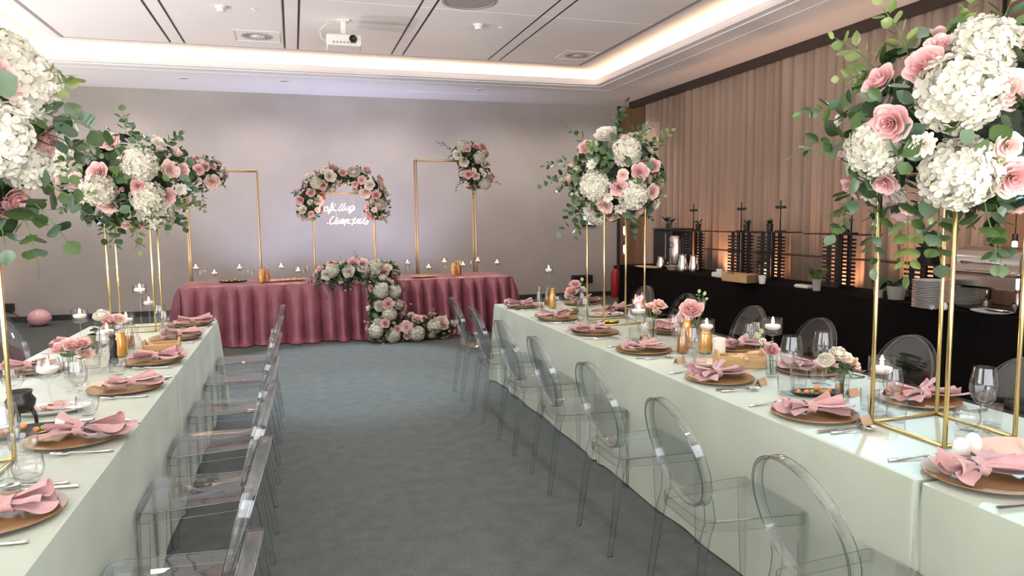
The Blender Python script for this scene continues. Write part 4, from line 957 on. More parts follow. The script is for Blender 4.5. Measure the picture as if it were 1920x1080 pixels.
SH = lt([(0,0),(.022,0),(.027,.012),(.028,.030),(.023,.052),(.012,.064),(0,.067)], 20).mesh('salt_shaker', M['porcelain'])
for px, py, nm in ((1802, 856, 'left'), (1824, 846, 'right')): tag(ob('salt_shaker', SH, None, onz(px, py, TT)), 'white egg-shaped shaker behind the nearest plate, %s one' % nm, 'shaker', 'white shakers')
t, p = platter(1897, 852, .17, .12, 'blush platter at the right edge behind the nearest plate', 'blush', rz=.3)
for px, py, rz, nm in ((1427,722,.5,'beside the tapered vase'),(1620,795,.3,'left of the nearest gold stand'),(1598,742,.2,'right of the white ranunculus vase'),(1208,637,.4,'below the crystal goblet'),(1275,680,.3,'left of the wine glass by juice carafes'),(1668,742,.1,'behind the nearest gold stand')):
    card(px, py, rz, 'folded kraft place card %s' % nm)
# --- left table
hold_px(266, 543, 612, .050, .078, 'tallest stemmed candle glass at the far end of left table', 'lit floating candle in the tallest glass, left table')
hold_px(282, 568, 617, .046, .070, 'shorter stemmed candle glass behind the far left gold stand', 'lit floating candle in the shorter far glass, left table')
wine_glass(303, 632, 'wine glass at the far left gold stand', 0, 1.15); wine_glass(312, 636, 'wine glass right of the far left gold stand', 0, 1.0); tumbler(316, 633, 'cut tumbler right of the far left gold stand'); tumbler(322, 640, 'cut tumbler beside the second plate from far end on left table')
carafe(226, 668, .20, .044, 'juice', .75, 'orange juice carafe on the left table'); carafe(243, 652, .16, .036, 'amber', .5, 'amber juice carafe behind the orange carafe on left table')
tag(ob('crystal_decanter', lt([(0,0),(.036,0),(.042,.01),(.042,.09),(.020,.13),(.016,.16),(.024,.185),(.022,.185),(.014,.16),(.018,.13),(.038,.088),(.036,.012),(0,.01)], 10).mesh('crystal_decanter', M['glass'], False), None, onz(256, 668, TT)), 'clear cut crystal decanter right of the orange juice', 'decanter')
hold_px(240, 600, 655, .050, .10, 'tall square-looking candle glass behind the crystal decanter', 'lit floating candle behind the crystal decanter')
crate(305, 660, .21, .13, .06, 'short wooden box of dark snacks on the left table', .05, n=8, lab2='golden biscuit in the short wooden box on left table')
tag(ob('pepper_mill', lt([(0,0),(.024,0),(.026,.02),(.018,.06),(.022,.11),(.020,.14),(.014,.15),(.020,.165),(.012,.185),(0,.19)], 20).mesh('pepper_mill', M['black'], True, 50), None, onz(214, 684, TT)), 'black pepper mill in front of the orange juice', 'pepper mill')
vase_bouquet(182, 668, .13, .034, 'glass vase of mixed flowers on the left table', 'white, pink and green flowers in the vase, left table centre',
  [('white',190,592,.052),('rose',206,603,.055),('green',176,640,.05),('blush',222,598,.045),('rose',200,618,.045)], 22, 306, lsize=.065)
hold_px(154, 592, 655, .048, .085, 'stemmed candle glass left of the mixed flowers', 'lit floating candle left of the mixed flowers')
hold_px(205, 622, 690, .046, .06, 'low candle glass in front of the mixed flowers', 'lit floating candle in front of the mixed flowers', 'bulb')
wine_glass(198, 700, 'tall wine glass in front of the mixed flowers', 0, 1.2); tumbler(176, 690, 'cut tumbler left of the tall wine glass', 0); tumbler(222, 702, 'round tumbler right of the tall wine glass', 1)
vase_bouquet(132, 705, .10, .034, 'low glass vase of pink roses on the left table', 'pink roses with a dark leaf in the low vase, left table',
  [('rose',112,655,.05),('rose',138,650,.055),('blush',160,664,.048),('rose',155,645,.042),('blush',125,645,.042)], 18, 307, lsize=.07)
hold_px(95, 692, 762, .056, .10, 'large stemmed candle glass on the left table, beside low roses', 'lit floating candle in the large glass beside low roses', 'bulb')
wine_glass(150, 760, 'wine glass left of the third plate on left table'); tumbler(165, 778, 'round tumbler left of the second nearest left plate', 1); wine_glass(140, 735, 'wine glass behind the blush platter', 1); tumbler(150, 722, 'cut tumbler behind the blush platter')
t, p = platter(92, 772, .16, .10, 'blush oval platter with white rim on left table', 'porcelain'); slices(p, .17, .11, 8, 'ham', 'pink meat slice on the left table platter', 'meat', 7)
wine_glass(28, 760, 'round wine glass at the left edge behind the black pot', 1, 1.1)
t = thing('black_pot', 'black footed iron pot at the left edge of the left table', 'pot', onz(42, 795, TT), 0)
ob('body', lt([(0,.05),(.03,.05),(.05,.075),(.055,.10),(.04,.125),(.048,.14),(.044,.14),(.036,.125),(.05,.1),(0,.058)], 24).mesh('body', M['black']), t)
for k in range(3): ob('leg', tb([(.035*cos(k*2.1),.035*sin(k*2.1),.07),(.05*cos(k*2.1),.05*sin(k*2.1),.03),(.052*cos(k*2.1),.052*sin(k*2.1),0)], [.010,.008,.007], 6).mesh('leg', M['black']), t)
t, p = platter(48, 815, .15, .09, 'black slate of canapes at the left edge of left table', 'slate', rz=.3); bites(p, 7, '%s canape on the left table slate', 10, .10, .2)
wine_glass(14, 905, 'tall wine glass at the left edge, nearest on left table', 0, 1.25); tumbler(55, 905, 'round tumbler behind the nearest plate on left table', 1); wine_glass(48, 893, 'round wine glass behind the nearest plate on left table', 1)
card(122, 800, -.3, 'folded white place card on the left table', 'porcelain'); card(185, 728, -.2, 'folded blush place card on left table by the third plate', 'blush')
# --- head table
HT = .764
ht = [(367,503,10.05,.19),(402,513,9.95,.13),(449,503,9.95,.18),(527,501,10.05,.18),(559,508,10.0,.15),(764,494,10.1,.16),(804,502,10.05,.12),(833,491,10.15,.17),(868,497,10.1,.14),(896,489,10.2,.16),(932,493,10.1,.15)]
for i, (px, py, y, h) in enumerate(ht):
    q = ony(px, py, y); side = 'left of the flower runner' if i < 5 else 'right of the flower runner'
    candle_holder((q.x, q.y, HT), max(.05, q.z-HT-.04), .046, .085, 'small bulb candle glass on the head table, %s of those %s' % (ORD[i if i < 5 else i-5], side), 'lit candle on the head table, %s of those %s' % (ORD[i if i < 5 else i-5], side), 'bulb', 'bulb candle glasses on the head table')
for px, y, liq, nm in ((489,9.95,'juice','left half, orange'),(500,10.05,'amber','left half, amber'),(850,10.0,'juice','right half, orange'),(860,10.1,'amber','right half, amber')):
    q = ony(px, 505, y); carafe(0, 0, .21, .042, liq, .85, 'juice carafe on the head table, %s' % nm, pos=Vector((q.x, q.y, HT)))
for px, py, nm in ((377,533,'far left'),(385,528,'second'),(467,530,'by the left juice'),(474,533,'just left of the left juice'),(577,524,'left of flowers'),(570,529,'nearer, left of flowers'),(835,519,'by the right juice'),(765,524,'right of flowers'),(884,512,'at the right end')):
    wine_glass(px, py, 'small glass on the head table, %s' % nm, 0, .95, HT)
for px, py, m, nm in ((437,529,'slate','black dish on the head table'),(548,526,'kraft','brown tray left of the runner'),(795,520,'kraft','brown tray right of the runner'),(515,528,'blush','blush dish beside the left juice carafes')):
    t, p = platter(px, py, .19, .10, nm, m, HT)
    if m != 'blush': bites(p, 6, '%s canape on '+nm, int(px), .14, 0)

# ------------------------------------------------------------------ neon sign
NY = 10.62
def neon_pt(u, v): return ony(594+u*104/1920, 376+v*54/997, NY)
def stroke(pts, r=.0052):
    P = [neon_pt(u, v) for u, v in pts]; out = []
    if len(P) == 1: return lt([(0,-r*1.6),(r*1.6,0),(0,r*1.6)], 10, tuple(P[0]))
    for i in range(len(P)-1):
        a, b_, c, d = P[max(0,i-1)], P[i], P[i+1], P[min(len(P)-1,i+2)]
        for k in range(4):
            t = k/4; out.append(.5*((2*b_)+(c-a)*t+(2*a-5*b_+4*c-d)*t*t+(3*b_-a-3*c+d)*t**3))
    out.append(P[-1]); return tb(out, r, 6)
ns = thing('neon_sign', 'glowing pink-white handwritten neon sign under the flower arch', 'neon sign', (0,0,0))
L1 = [[(350,215),(265,250),(250,320),(320,360),(380,320),(385,240),(350,215),(400,320),(470,320),(535,190),(555,90),(520,110),(480,250),(450,380),(420,445),(385,430),(440,370),(540,330)],
      [(585,220),(570,310),(600,350),(680,325)], [(650,130),(625,165)],
      [(985,100),(935,190),(880,270),(870,330),(930,330),(985,250),(1000,210),(985,310),(1040,330),(1090,260),(1100,205),(1080,320),(1130,330)],
      [(900,100),(820,200),(760,290),(760,350),(830,340),(870,310)],
      [(1290,200),(1200,190),(1150,260),(1170,320),(1250,300),(1290,200),(1300,300),(1240,340),(1180,400),(1140,435),(1120,400),(1190,350),(1320,310)],
      [(110,170),(105,240)], [(95,350)]]
L2 = [[(595,555),(530,580),(470,680),(450,770),(500,815),(570,790),(630,760)],
      [(720,590),(660,700),(640,790),(690,810),(740,740),(790,660),(760,760),(800,795)],
      [(800,795),(860,760),(920,680),(900,640),(850,690),(850,770),(910,790),(980,660),(965,780),(960,870)],
      [(980,690),(1040,650),(1020,740),(960,780)], [(1040,760),(1110,700),(1130,660),(1080,670),(1060,760),(1110,800),(1180,770)],
      [(1200,660),(1290,650),(1260,740),(1220,850)], [(1345,590),(1300,680),(1290,770),(1340,790)],
      [(1340,790),(1400,700),(1420,640),(1400,760),(1460,790),(1500,680),(1540,650),(1480,650),(1470,760),(1530,790),(1570,740)],
      [(1690,590),(1640,680),(1610,780),(1680,800),(1740,690),(1780,740),(1730,815),(1660,800)], [(375,790)]]
for wd, nm in ((L1, 'upper_line'), (L2, 'lower_line')):
    e = ob(nm, None, ns)
    for s_ in wd: ob('neon_stroke', stroke(s_).mesh('neon_stroke', M['neon']), e)
for px in (640, 680): 
    q0, q1 = ony(px, 372, NY), ony(px-4, 380, NY); 
hb = MB()
for u in (560, 1270): hb.tube([neon_pt(u, 330 if u > 1000 else 340)+Vector((0,.008,0)), Vector((neon_pt(u, 0).x, NY+.01, 1.98)), Vector((neon_pt(u, 0).x, 10.76, 1.975))], .0018, 4)
for u in (700, 1610): hb.tube([neon_pt(u, 780)+Vector((0,.008,0)), neon_pt(u-40, 330)+Vector((0,.010,0))], .0018, 4)
ob('hanging_wire', hb.mesh('hanging_wire', M['white']), ns)
point('neon_glow', (.72, 10.50, 1.64), 3, (1,.5,.5), .12)

# ------------------------------------------------------------------ ceiling fittings
def ceil_pt(px, py, z): return onz(px, py, z)
ZP = ZU-.010
p = ceil_pt(643, 38, ZP)
pr = thing('projector', 'white projector hanging from the ceiling by a short bracket', 'projector', (p.x, p.y, ZP), -.03)
ob('mount_plate', bv((0,0,-.01), (.14,.14,.02), .004).mesh('mount_plate', M['white'], False), pr)
ob('mount_arm', bv((0,0,-.11), (.06,.05,.20), .006).mesh('mount_arm', M['white'], False), pr)
ob('body', bv((.0,-.03,-.27), (.40,.33,.13), .012).mesh('body', M['white'], False), pr)
ob('lens', lt([(0,0),(.045,0),(.045,.02),(.03,.02),(.03,.005),(0,.005)], 20).mesh('lens', M['black']), pr, (.10,-.205,-.26), (pi/2,0,0))
ob('cable', tb([(-.19,.02,-.25),(-.26,.02,-.22),(-.27,.02,-.12),(-.20,.03,-.05),(-.06,.05,-.012)], .005, 6).mesh('cable', M['white']), pr)
gb = MB()
for k in range(7): gb.box((-.12+.04*k,-.1955,-.30), (.025,.004,.02))
ob('grille', gb.mesh('grille', M['gap'], False), pr)
def smoke(px, py, nm):
    p = ceil_pt(px, py, ZP); t = thing('smoke_detector', 'white round smoke detector on the ceiling, %s' % nm, 'smoke detector', p, 0, 'smoke detectors')
    ob('base', lt([(0,0),(.060,0),(.060,-.02),(.052,-.026),(0,-.026)], 24).mesh('base', M['white'], True, 40), t)
    ob('dome', lt([(.045,-.026),(.046,-.045),(.036,-.06),(0,-.062)], 24).mesh('dome', M['white'], True, 40), t)
smoke(897, 46, 'right of the projector'); smoke(414, 12, 'left of the projector')
def vent(px, py, s, nm):
    p = ceil_pt(px, py, ZP); t = thing('ceiling_vent', 'square ceiling vent with round swirl grille, %s' % nm, 'vent', (p.x, p.y, ZP), 0, 'square ceiling vents')
    b = MB()
    for c, d in (((0,s/2,-.003),(s+.02,.02,.006)),((0,-s/2,-.003),(s+.02,.02,.006)),((s/2,0,-.003),(.02,s-.02,.006)),((-s/2,0,-.003),(.02,s-.02,.006))): b.box(c, d)
    ob('frame', b.mesh('frame', M['white'], False), t)
    b = MB()
    for k in range(24):
        a = 2*pi*k/24
        b.box((s*.26*cos(a), s*.26*sin(a), -.004), (s*.20, .012, .005), a+.5)
    ob('swirl_blades', b.mesh('swirl_blades', M['gap'], False), t)
    ob('hub', lt([(0,-.010),(s*.08,-.009),(s*.10,0)], 20).mesh('hub', M['white']), t)
vent(482, 68, .55, 'left of the projector'); vent(1082, 104, .5, 'in the far right tray corner')
p = ceil_pt(880, 2, ZP); t = thing('round_speaker_grille', 'round perforated ceiling grille at the top edge of the photo', 'grille', p)
ob('ring', lt([(.30,0),(.30,-.008),(.27,-.010),(.265,-.002)], 40).mesh('ring', M['gap'], True, 40), t)
ob('mesh_disc', lt([(.265,-.003),(.1,-.006),(0,-.006)], 40).mesh('mesh_disc', M['gap'], True), t)
def disc(px, py, z, r_, nm, m='white', cat='downlight'):
    p = ceil_pt(px, py, z); t = thing('recessed_downlight', nm, cat, p, 0, 'small round ceiling fittings')
    ob('trim_ring', lt([(r_,0),(r_,-.006),(r_*.78,-.008),(r_*.72,.0)], 24).mesh('trim_ring', M['white'], True, 40), t); ob('lens', lt([(0,-.002),(r_*.75,-.002)], 20).mesh('lens', M[m]), t)
for px, py, nm in ((345,147,'left of the arch'),(533,152,'above the left backdrop frame'),(900,168,'above the right backdrop frame'),(132,141,'at far left')):
    disc(px, py, ZS, .085, 'unlit recessed downlight in the low soffit, %s' % nm, 'gap')
for px, py, nm in ((475,17,'left of the projector'),(938,51,'right of the smoke detector')): disc(px, py, ZP, .03, 'tiny ceiling sensor disc, %s' % nm, 'white', 'sensor')
tag(ob('access_hatch', bv((ceil_pt(830,178,ZS).x, 12.55, ZS-.003), (1.5,.30,.006), .001).mesh('access_hatch', M['soffit'], False)), 'long flat access hatch in the soffit near the back wall', 'hatch')

# ------------------------------------------------------------------ buffet along the curtain
BX0, BX1, BZ = 5.42, 6.12, .75
b1 = MB()
o = drape('black_tablecloth', BX0, BX1, 3.0, 11.35, BZ, 31, amp=.006, wave=.5, mat_='blackcloth', step=.05, calm=.2)
tag(o, 'long black tablecloth covering the buffet along the curtain', 'tablecloth')
BT = BZ+.0015
for k, (y, x) in enumerate(((10.6,6.27),(9.5,6.27),(8.3,6.27),(7.0,6.27),(5.9,6.27),(4.7,6.27))): spot('curtain_uplight', (x-.06, y, .62), (6.42, y, 2.1), 26, (1,.50,.28), 120, .9, .05)  # assumed warm uplights, added to light the curtain from below
SL = cached('slat', lambda: bv((0,0,0), (.03,.25,.022), .003).mesh('slat', M['black'], False))
SX = cached('slatx', lambda: bv((0,0,0), (.22,.03,.022), .003).mesh('slat', M['black'], False))
def tower(px, ztop, x, nm, wid=.40):
    q = ony; d = ray(px, 450); y = d.y*x/d.x; h = ztop-BT
    t = thing('slatted_tower', 'black slatted display tower on the buffet, %s' % nm, 'display tower', (x, y, BT), 0, 'black slatted display towers')
    n = int(h/.044)
    for k in range(n):
        z = .012+k*.044
        for sx in (-.11, .11): ob('slat', SL, t, (sx, 0, z))
    for sy in (-.066, .066): 
        for sx in (-.082, .082): ob('upright', bv((sx, sy, h/2), (.025,.05,h), .003).mesh('upright', M['black'], False), t)
    return y, h
def topboard(x, y, z, ly_, nm):
    tag(ob('display_board', bv((x, y, z+.006), (.26,ly_,.012), .003).mesh('display_board', M['black'], False)), 'black display board on the slatted tower, %s' % nm, 'board', 'black display boards on the towers')
def lampT(x, y, z, nm, h=.34):
    t = thing('display_lamp', 'thin black T-shaped lamp on the tower, %s' % nm, 'lamp', (x, y, z), 0, 'black T-shaped lamps')
    ob('foot', bv((0,0,.008), (.10,.10,.016), .003).mesh('foot', M['black'], False), t); ob('pole', tb([(0,0,.01),(0,0,h)], .008, 8).mesh('pole', M['black']), t); ob('lamp_bar', bv((0,0,h-.09), (.04,.17,.035), .005).mesh('lamp_bar', M['black'], False), t)
def potplant(x, y, z, label, hp, rp, leaf, n, ll, potm='black', seed=1, group='potted plants on the buffet', spread=.8):
    t = thing('potted_plant', label, 'plant', (x, y, z), 0, group); r = random.Random(seed)
    ob('pot', lt([(0,0),(rp*.8,0),(rp,hp),(rp*.9,hp),(rp*.86,hp*.8),(0,hp*.8)], 18).mesh('pot', M[potm], True, 40), t)
    for i in range(n):
        a = r.uniform(0, 6.28); put_leaf(FM[leaf, r.randrange(3)], t, (rp*.5*cos(a)*r.random(), rp*.5*sin(a)*r.random(), hp*.8+r.random()*ll*.4), (cos(a)*spread, sin(a)*spread, r.uniform(.4, 1.6)), (cos(a), sin(a), .2), ll*r.uniform(.6, 1.1))
TX = 5.93
tw = [(1300,1.30,'farthest'),(1389,1.30,'second from the far end'),(1446,1.30,'third from the far end'),(1574,1.30,'behind the nearest candle')]
for k, (px, zt, nm) in enumerate(tw):
    zt = onx(px, {1300:432,1389:434,1446:434,1574:438}[px], TX).z
    y, h = tower(px, zt-.012, TX, nm); topboard(TX, y-.02, BT+h, .95 if k != 2 else .85, nm)
    lampT(TX-.02, y+(-.03 if k < 2 else -.20), BT+h+.012, nm, .40)
    potplant(TX+.02, y+(-.10 if k < 2 else .06 if k == 2 else -.08), BT+h+.012, 'small dark plant in a black pot on the tower, %s' % nm, .10, .045, 'oval', 9, .10, 'black', 40+k, 'dark plants on the towers')
y5, h5 = tower(1735, onx(1735, 494, TX).z-.012, TX, 'low one behind the plate stack'); topboard(TX, y5, BT+h5, .70, 'low one behind the plate stack')
potplant(TX, y5-.05, BT+h5+.012, 'spiky dark plant in a glossy black planter behind the plates', .16, .12, 'oval', 46, .15, 'black', 50, spread=.4)
# dark shelf rail running between the towers
rb = MB(); ya, yb = onx(1574,490,TX).y, onx(1310,475,TX).y
tag(ob('shelf_board', bv((TX, (ya+yb)/2+.0, 1.085), (.20,yb-ya-.4,.008), .002).mesh('shelf_board', M['black'], False)), 'thin dark shelf board running between the slatted towers', 'shelf')
tag(ob('shelf_board', bv((TX, (ya+y5)/2, 1.085), (.20,ya-y5-.4,.008), .002).mesh('shelf_board', M['black'], False)), 'thin dark shelf board right of the last tall tower', 'shelf')
def bat(px, py, z=BT): return onz(px, py, z)
# crates, bowls, pots at mid buffet
p = bat(1388, 528); t = thing('wooden_crate', 'brown wooden crate on the buffet', 'crate', p, .1)
for s in (-1, 1):
    ob('side_board', bv((s*.10,0,.05), (.012,.46,.10), .002).mesh('side_board', M['crate'], False), t); ob('end_board', bv((0,s*.224,.05), (.188,.012,.10), .002).mesh('end_board', M['panelwood'], False), t)
ob('bottom', bv((0,0,.008), (.188,.436,.012), .002).mesh('bottom', M['crate'], False), t)
p = bat(1360, 520); tag(ob('white_tray', bv((p.x, p.y, p.z+.035), (.25,.30,.07), .012).mesh('white_tray', M['porcelain'], False)), 'white rectangular dish left of the brown crate', 'dish')
CUP = lt([(0,0),(.035,0),(.048,.10),(.044,.10),(.033,.01),(0,.008)], 18).mesh('white_cup', M['porcelain'], True, 40)
for px, py, nm in ((1349,518,'left of the white dish'),(1429,532,'right of the brown crate')): tag(ob('white_cup', CUP, None, bat(px, py)), 'white cup on the buffet, %s' % nm, 'cup', 'white cups on the buffet')
p = bat(1419, 515); potplant(p.x+.1, p.y, BT, 'bushy green plant in a pot right of the brown crate', .10, .08, 'oval', 26, .14, 'terracotta', 61)
p = bat(1531, 545); potplant(p.x, p.y, BT, 'yellow-green plant in a grey pot before the tall tower', .13, .05, 'lime', 16, .15, 'terracotta', 62)
p = bat(1508, 540); tag(ob('folded_napkins', bv((p.x, p.y, p.z+.02), (.12,.22,.04), .012).mesh('folded_napkins', M['porcelain'], False)), 'small pile of folded white napkins on the buffet', 'napkins')
p = bat(1688, 562); potplant(p.x, p.y+.05, BT, 'round grey pot of green herbs left of the plate stack', .13, .09, 'oval', 22, .10, 'terracotta', 63)
p = bat(1665, 560); potplant(p.x, p.y+.12, BT, 'small leafy plant at the buffet edge, left of grey pot', .08, .05, 'oval', 18, .12, 'terracotta', 64)
PL = lt([(0,0),(.09,0),(.10,.004),(.135,.012),(.136,.015),(.10,.008),(0,.005)], 36).mesh('plate', M['porcelain'], True, 40)
for px, py, n, nm, g in ((1741, 577, 17, 'front', 'white plates in the front stack'), (1824, 573, 16, 'rear', 'white plates in the stack under the chafing dish')):
    p = bat(px, py); r = random.Random(n)
    for k in range(n):
        tag(ob('plate', PL, None, (p.x+r.uniform(-.003,.003), p.y+r.uniform(-.003,.003)+(.1 if nm == 'rear' else 0), BT+.0145*k)), 'white dinner plate, %s from the bottom of the %s stack' % (ORD[k], nm), 'plate', g)
p = bat(1749, 578); card(1748, 580, 1.3, 'white folded card in front of the plate stack', 'porcelain', BT, .06); tag(ob('salt_shaker', SH, None, bat(1770, 581)), 'white egg-shaped shaker beside the plate stack', 'shaker')
# chafing dish
cp = bat(1868, 580); ct = thing('chafing_dish', 'steel roll-top chafing dish on a stand at the right end of the buffet', 'chafing dish', (5.74, cp.y-.05, BT), 0)
W_, D_ = .62, .44
for sx in (-1, 1):
    for sy in (-1, 1): ob('leg', tb([(sx*D_*.42, sy*W_*.46, .20),(sx*D_*.45, sy*W_*.48, .10),(sx*D_*.44, sy*W_*.48, 0)], [.014,.012,.016], 8).mesh('leg', M['chrome']), ct)
ob('water_pan', bv((0,0,.255), (D_,W_,.13), .02).mesh('water_pan', M['chrome'], False), ct)
ob('rim', bv((0,0,.33), (D_+.03,W_+.03,.022), .008).mesh('rim', M['steel'], False), ct)
b = MB(); b.grid(lambda u, v: ((D_*.5)*math.copysign(abs(cos(pi*u))**.7, cos(pi*u)), (v*2-1)*W_*.5*(1-.10*sin(pi*u)**2*abs(v*2-1)**6), .345+.20*sin(pi*u)**.75), 18, 14)
for s in (-1, 1):
    ed = [((D_*.5)*math.copysign(abs(cos(pi*k/18))**.7, cos(pi*k/18)), s*W_*.5*(1-.10*sin(pi*k/18)**2), .345+.20*max(0, sin(pi*k/18))**.75) for k in range(19)]
    b.add(ed, [tuple(range(19))])
ob('lid', b.mesh('lid', M['chrome'], True, 50), ct)
ob('lid_handle', tb([(-D_*.5-.01,-W_*.3,.40),(-D_*.5-.045,-W_*.28,.415),(-D_*.5-.045,W_*.28,.415),(-D_*.5-.01,W_*.3,.40)], .009, 8).mesh('lid_handle', M['steel']), ct)
for sy in (-1, 1): 
    fu = ob('burner', lt([(0,.0),(.04,0),(.042,.05),(.03,.06),(0,.06)], 18).mesh('burner', M['chrome'], True, 40), ct, (0, sy*.14, .02))
ob('shelf_frame', bv((0,0,.010), (D_*.8,W_*.9,.012), .004).mesh('shelf_frame', M['dark'], False), ct)
t, p = platter(1858, 587, .12, .17, 'white oval platter with tongs in front of the chafing dish', 'porcelain', BT)
tag(ob('serving_tongs', tb([(p.x-.02,p.y-.12,BT+.03),(p.x,p.y+.05,BT+.035),(p.x+.02,p.y+.16,BT+.04),(p.x+.03,p.y+.05,BT+.03),(p.x+.03,p.y-.12,BT+.03)], .005, 6).mesh('serving_tongs', M['steel'])), 'steel tongs lying on the white oval platter', 'tongs')
t = thing('steam_pot', 'steel soup kettle at the right edge of the buffet', 'kettle', (5.72, cp.y-.62, BT), 0)
ob('body', lt([(0,0),(.15,0),(.16,.02),(.16,.24),(.17,.25),(.17,.27),(0,.27)], 28).mesh('body', M['chrome'], True, 40), t); ob('lid', lt([(.165,.27),(.14,.30),(.02,.32),(.02,.35),(0,.35)], 28).mesh('lid', M['chrome'], True, 40), t)
# hanging pendant tubes with a pink glow
def tubelamp(px, py, x, h, label, wall):
    p = onx(px, py, x); t = thing('tube_lamp', label, 'lamp', p, 0, 'glowing tube lamps')
    ob('glow_tube', lt([(0,-h/2),(.016,-h/2+.01),(.021,-h*.1),(.019,h/2-.02),(0,h/2)], 14).mesh('glow_tube', M['lampglow']), t)
    ob('cap', lt([(0,h/2-.012),(.022,h/2-.012),(.022,h/2+.05),(0,h/2+.05)], 14).mesh('cap', M['black'], True, 40), t); return t, p
t, p = tubelamp(1171, 432, 6.05, .18, 'glowing tube lamp by the far right corner, upper one', 0); ob('pole', tb([(0,0,.12),(0,0,ZS-p.z)], .004, 6).mesh('pole', M['black']), t)
t, p2 = tubelamp(1171, 467, 6.05, .18, 'glowing tube lamp by the far right corner, lower one', 0)
ob('pole', tb([(.0,.03,.05),(.0,.03,-p2.z)], .008, 6).mesh('pole', M['black']), t)
t, p3 = tubelamp(1902, 468, 5.9, .17, 'glowing pink tube lamp above the chafing dish', 0); ob('cord', tb([(0,0,.1),(0,0,ZS-p3.z)], .004, 6).mesh('cord', M['black']), t)
# coffee corner at the far end of the buffet
t = thing('coffee_machine', 'tall black coffee machine at the far end of the buffet', 'coffee machine', (6.02, 10.62, BT), 0)
ob('body', bv((0,0,.30), (.36,.62,.60), .012).mesh('body', M['black'], False), t); ob('top_tray', bv((0,-.02,.615), (.38,.66,.025), .005).mesh('top_tray', M['slate'], False), t)
ob('dial_strip', bv((-.182,-.12,.34), (.006,.03,.42), .002).mesh('dial_strip', M['gap'], False), t)
for k in range(6): series(ob('glass_tumbler', cached(('tumb', 0), lambda: lt(TB, 10).mesh('tumbler', M['glass'], False)), None, (6.0+.06*(k % 2), 10.42+.10*(k//2), BT+.63)), 'clear tumbler on the black coffee machine', 'glass')
potplant(6.06, 10.80, BT+.63, 'small dark plant on top of the black coffee machine', .08, .05, 'oval', 12, .16, 'black', 71)
p = bat(1246, 500); t = thing('coffee_urn', 'tall polished steel coffee urn on the buffet', 'urn', (5.75, 10.0, BT), 0)
ob('body', lt([(0,.03),(.10,.03),(.105,.05),(.105,.48),(.09,.52),(0,.53)], 28).mesh('body', M['chrome'], True, 40), t); ob('base', lt([(0,0),(.12,0),(.12,.02),(.105,.03)], 28).mesh('base', M['black'], True, 40), t)
ob('tap', tb([(-.10,0,.10),(-.15,0,.10),(-.15,0,.06)], .010, 8).mesh('tap', M['steel']), t); ob('handle', tb([(-.105,-.03,.34),(-.14,-.03,.34),(-.14,-.03,.42),(-.105,-.03,.42)], .008, 6).mesh('handle', M['black']), t)
def jug(x, y, h, r_, label, m='steel'):
    t = thing('steel_jug', label, 'jug', (x, y, BT), 0, 'steel jugs on the buffet')
    ob('body', lt([(0,0),(r_,0),(r_*1.05,h*.3),(r_*.7,h*.8),(r_*.75,h),(r_*.68,h),(0,h*.95)], 24).mesh('body', M[m], True, 40), t); ob('handle', tb([(-.2*r_,-r_*.75,h*.85),(-.2*r_,-r_*1.5,h*.75),(-.2*r_,-r_*1.45,h*.35),(-.2*r_,-r_*1.0,h*.25)], .007, 6).mesh('handle', M[m]), t)
jug(5.62, 10.25, .19, .07, 'steel jug left of the coffee urn'); jug(5.60, 9.55, .26, .075, 'tall steel jug right of the coffee urn'); jug(5.70, 9.40, .25, .07, 'rear steel jug right of the coffee urn')
p = bat(1215, 501); t, p = platter(1215, 502, .16, .34, 'long wooden tray of snacks by the steel jug', 'crate', BT)
t = thing('woven_bowl', 'beige woven bowl right of the coffee urn', 'bowl', (5.56, 9.78, BT), 0); ob('body', lt([(0,0),(.06,0),(.11,.07),(.105,.07),(.055,.01),(0,.01)], 20).mesh('body', M['kraft'], True, 40), t)
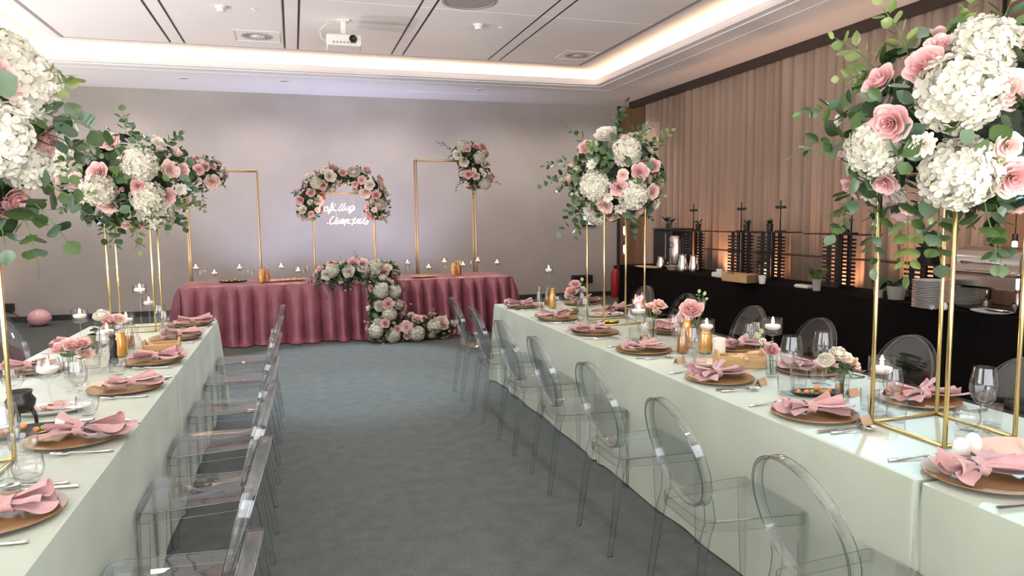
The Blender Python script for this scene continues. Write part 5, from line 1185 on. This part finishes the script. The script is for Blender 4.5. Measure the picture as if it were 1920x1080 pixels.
# ------------------------------------------------------------------ things by the walls
p = ony(1107, 414, 13.06); t = thing('wall_tablet', 'small glowing blue screen on the back wall behind the far right flower ball', 'screen', (p.x, YB-.012, p.z), 0)
ob('case', bv((0,-.012,0), (.30,.02,.22), .008).mesh('case', M['black'], False), t); ob('display', bv((0,-.024,.01), (.26,.004,.17), .001).mesh('display', M['screen'], False), t)
t = thing('fire_extinguisher', 'red fire extinguisher standing by the far right corner', 'fire extinguisher', (6.02, 12.8, 0), 0)
ob('body', lt([(0,0),(.085,0),(.09,.02),(.09,.46),(.06,.54),(.025,.57),(0,.57)], 24).mesh('body', M['red'], True, 50), t); ob('valve', bv((0,0,.60), (.05,.10,.06), .008).mesh('valve', M['black'], False), t); ob('hose', tb([(.03,0,.60),(.13,0,.55),(.13,0,.25),(.10,0,.15)], .012, 8).mesh('hose', M['black']), t)
t = thing('floor_socket_box', 'black cable box on the back wall near the fire extinguisher', 'cable box', (5.42, YB-.10, .36), 0); ob('case', bv((0,0,0), (.42,.12,.16), .008).mesh('case', M['black'], False), t); ob('cable', tb([(.02,0,-.08),(.06,.0,-.20),(.03,.02,-.35)], .008, 6).mesh('cable', M['black']), t)
p = ony(13, 577, YB-.06); t = thing('wall_box', 'black low wall box with a hanging cable at the left edge', 'cable box', (p.x-.12, YB-.06, p.z), 0); ob('case', bv((0,0,0), (.42,.11,.13), .006).mesh('case', M['black'], False), t)
ob('cable', tb([(.12,0,-.06),(.22,-.02,-.10),(.33,-.05,-.18),(.40,-.15,-.235),(.46,-.25,-.245)], .006, 6).mesh('cable', M['black']), t)
bl = thing('balloon', 'pale pink balloon lying on the carpet by the back wall', 'balloon', (-3.80, 12.55, .0), 0)
ob('skin', lt([(0,0),(.06,.008),(.115,.05),(.138,.115),(.125,.18),(.08,.235),(.03,.258),(0,.262)], 28).mesh('skin', M['pinkballoon']), bl, scl=(1.2,1.1,1)); ob('knot', lt([(0,0),(.014,.006),(.006,.018),(0,.02)], 10).mesh('knot', M['pinkballoon']), bl, (.155,-.03,.11), (0,pi/2,0))

for base, L in SERIES.items():
    for i, o in enumerate(sorted(L, key=lambda o: (RC.transposed() @ (o.location-Vector((0,0,HC)))).x/max(.1, (RC.transposed() @ (o.location-Vector((0,0,HC)))).z))):
        if len(L) > 1: o['label'] = '%s, %s from the left' % (base, ORD[i])
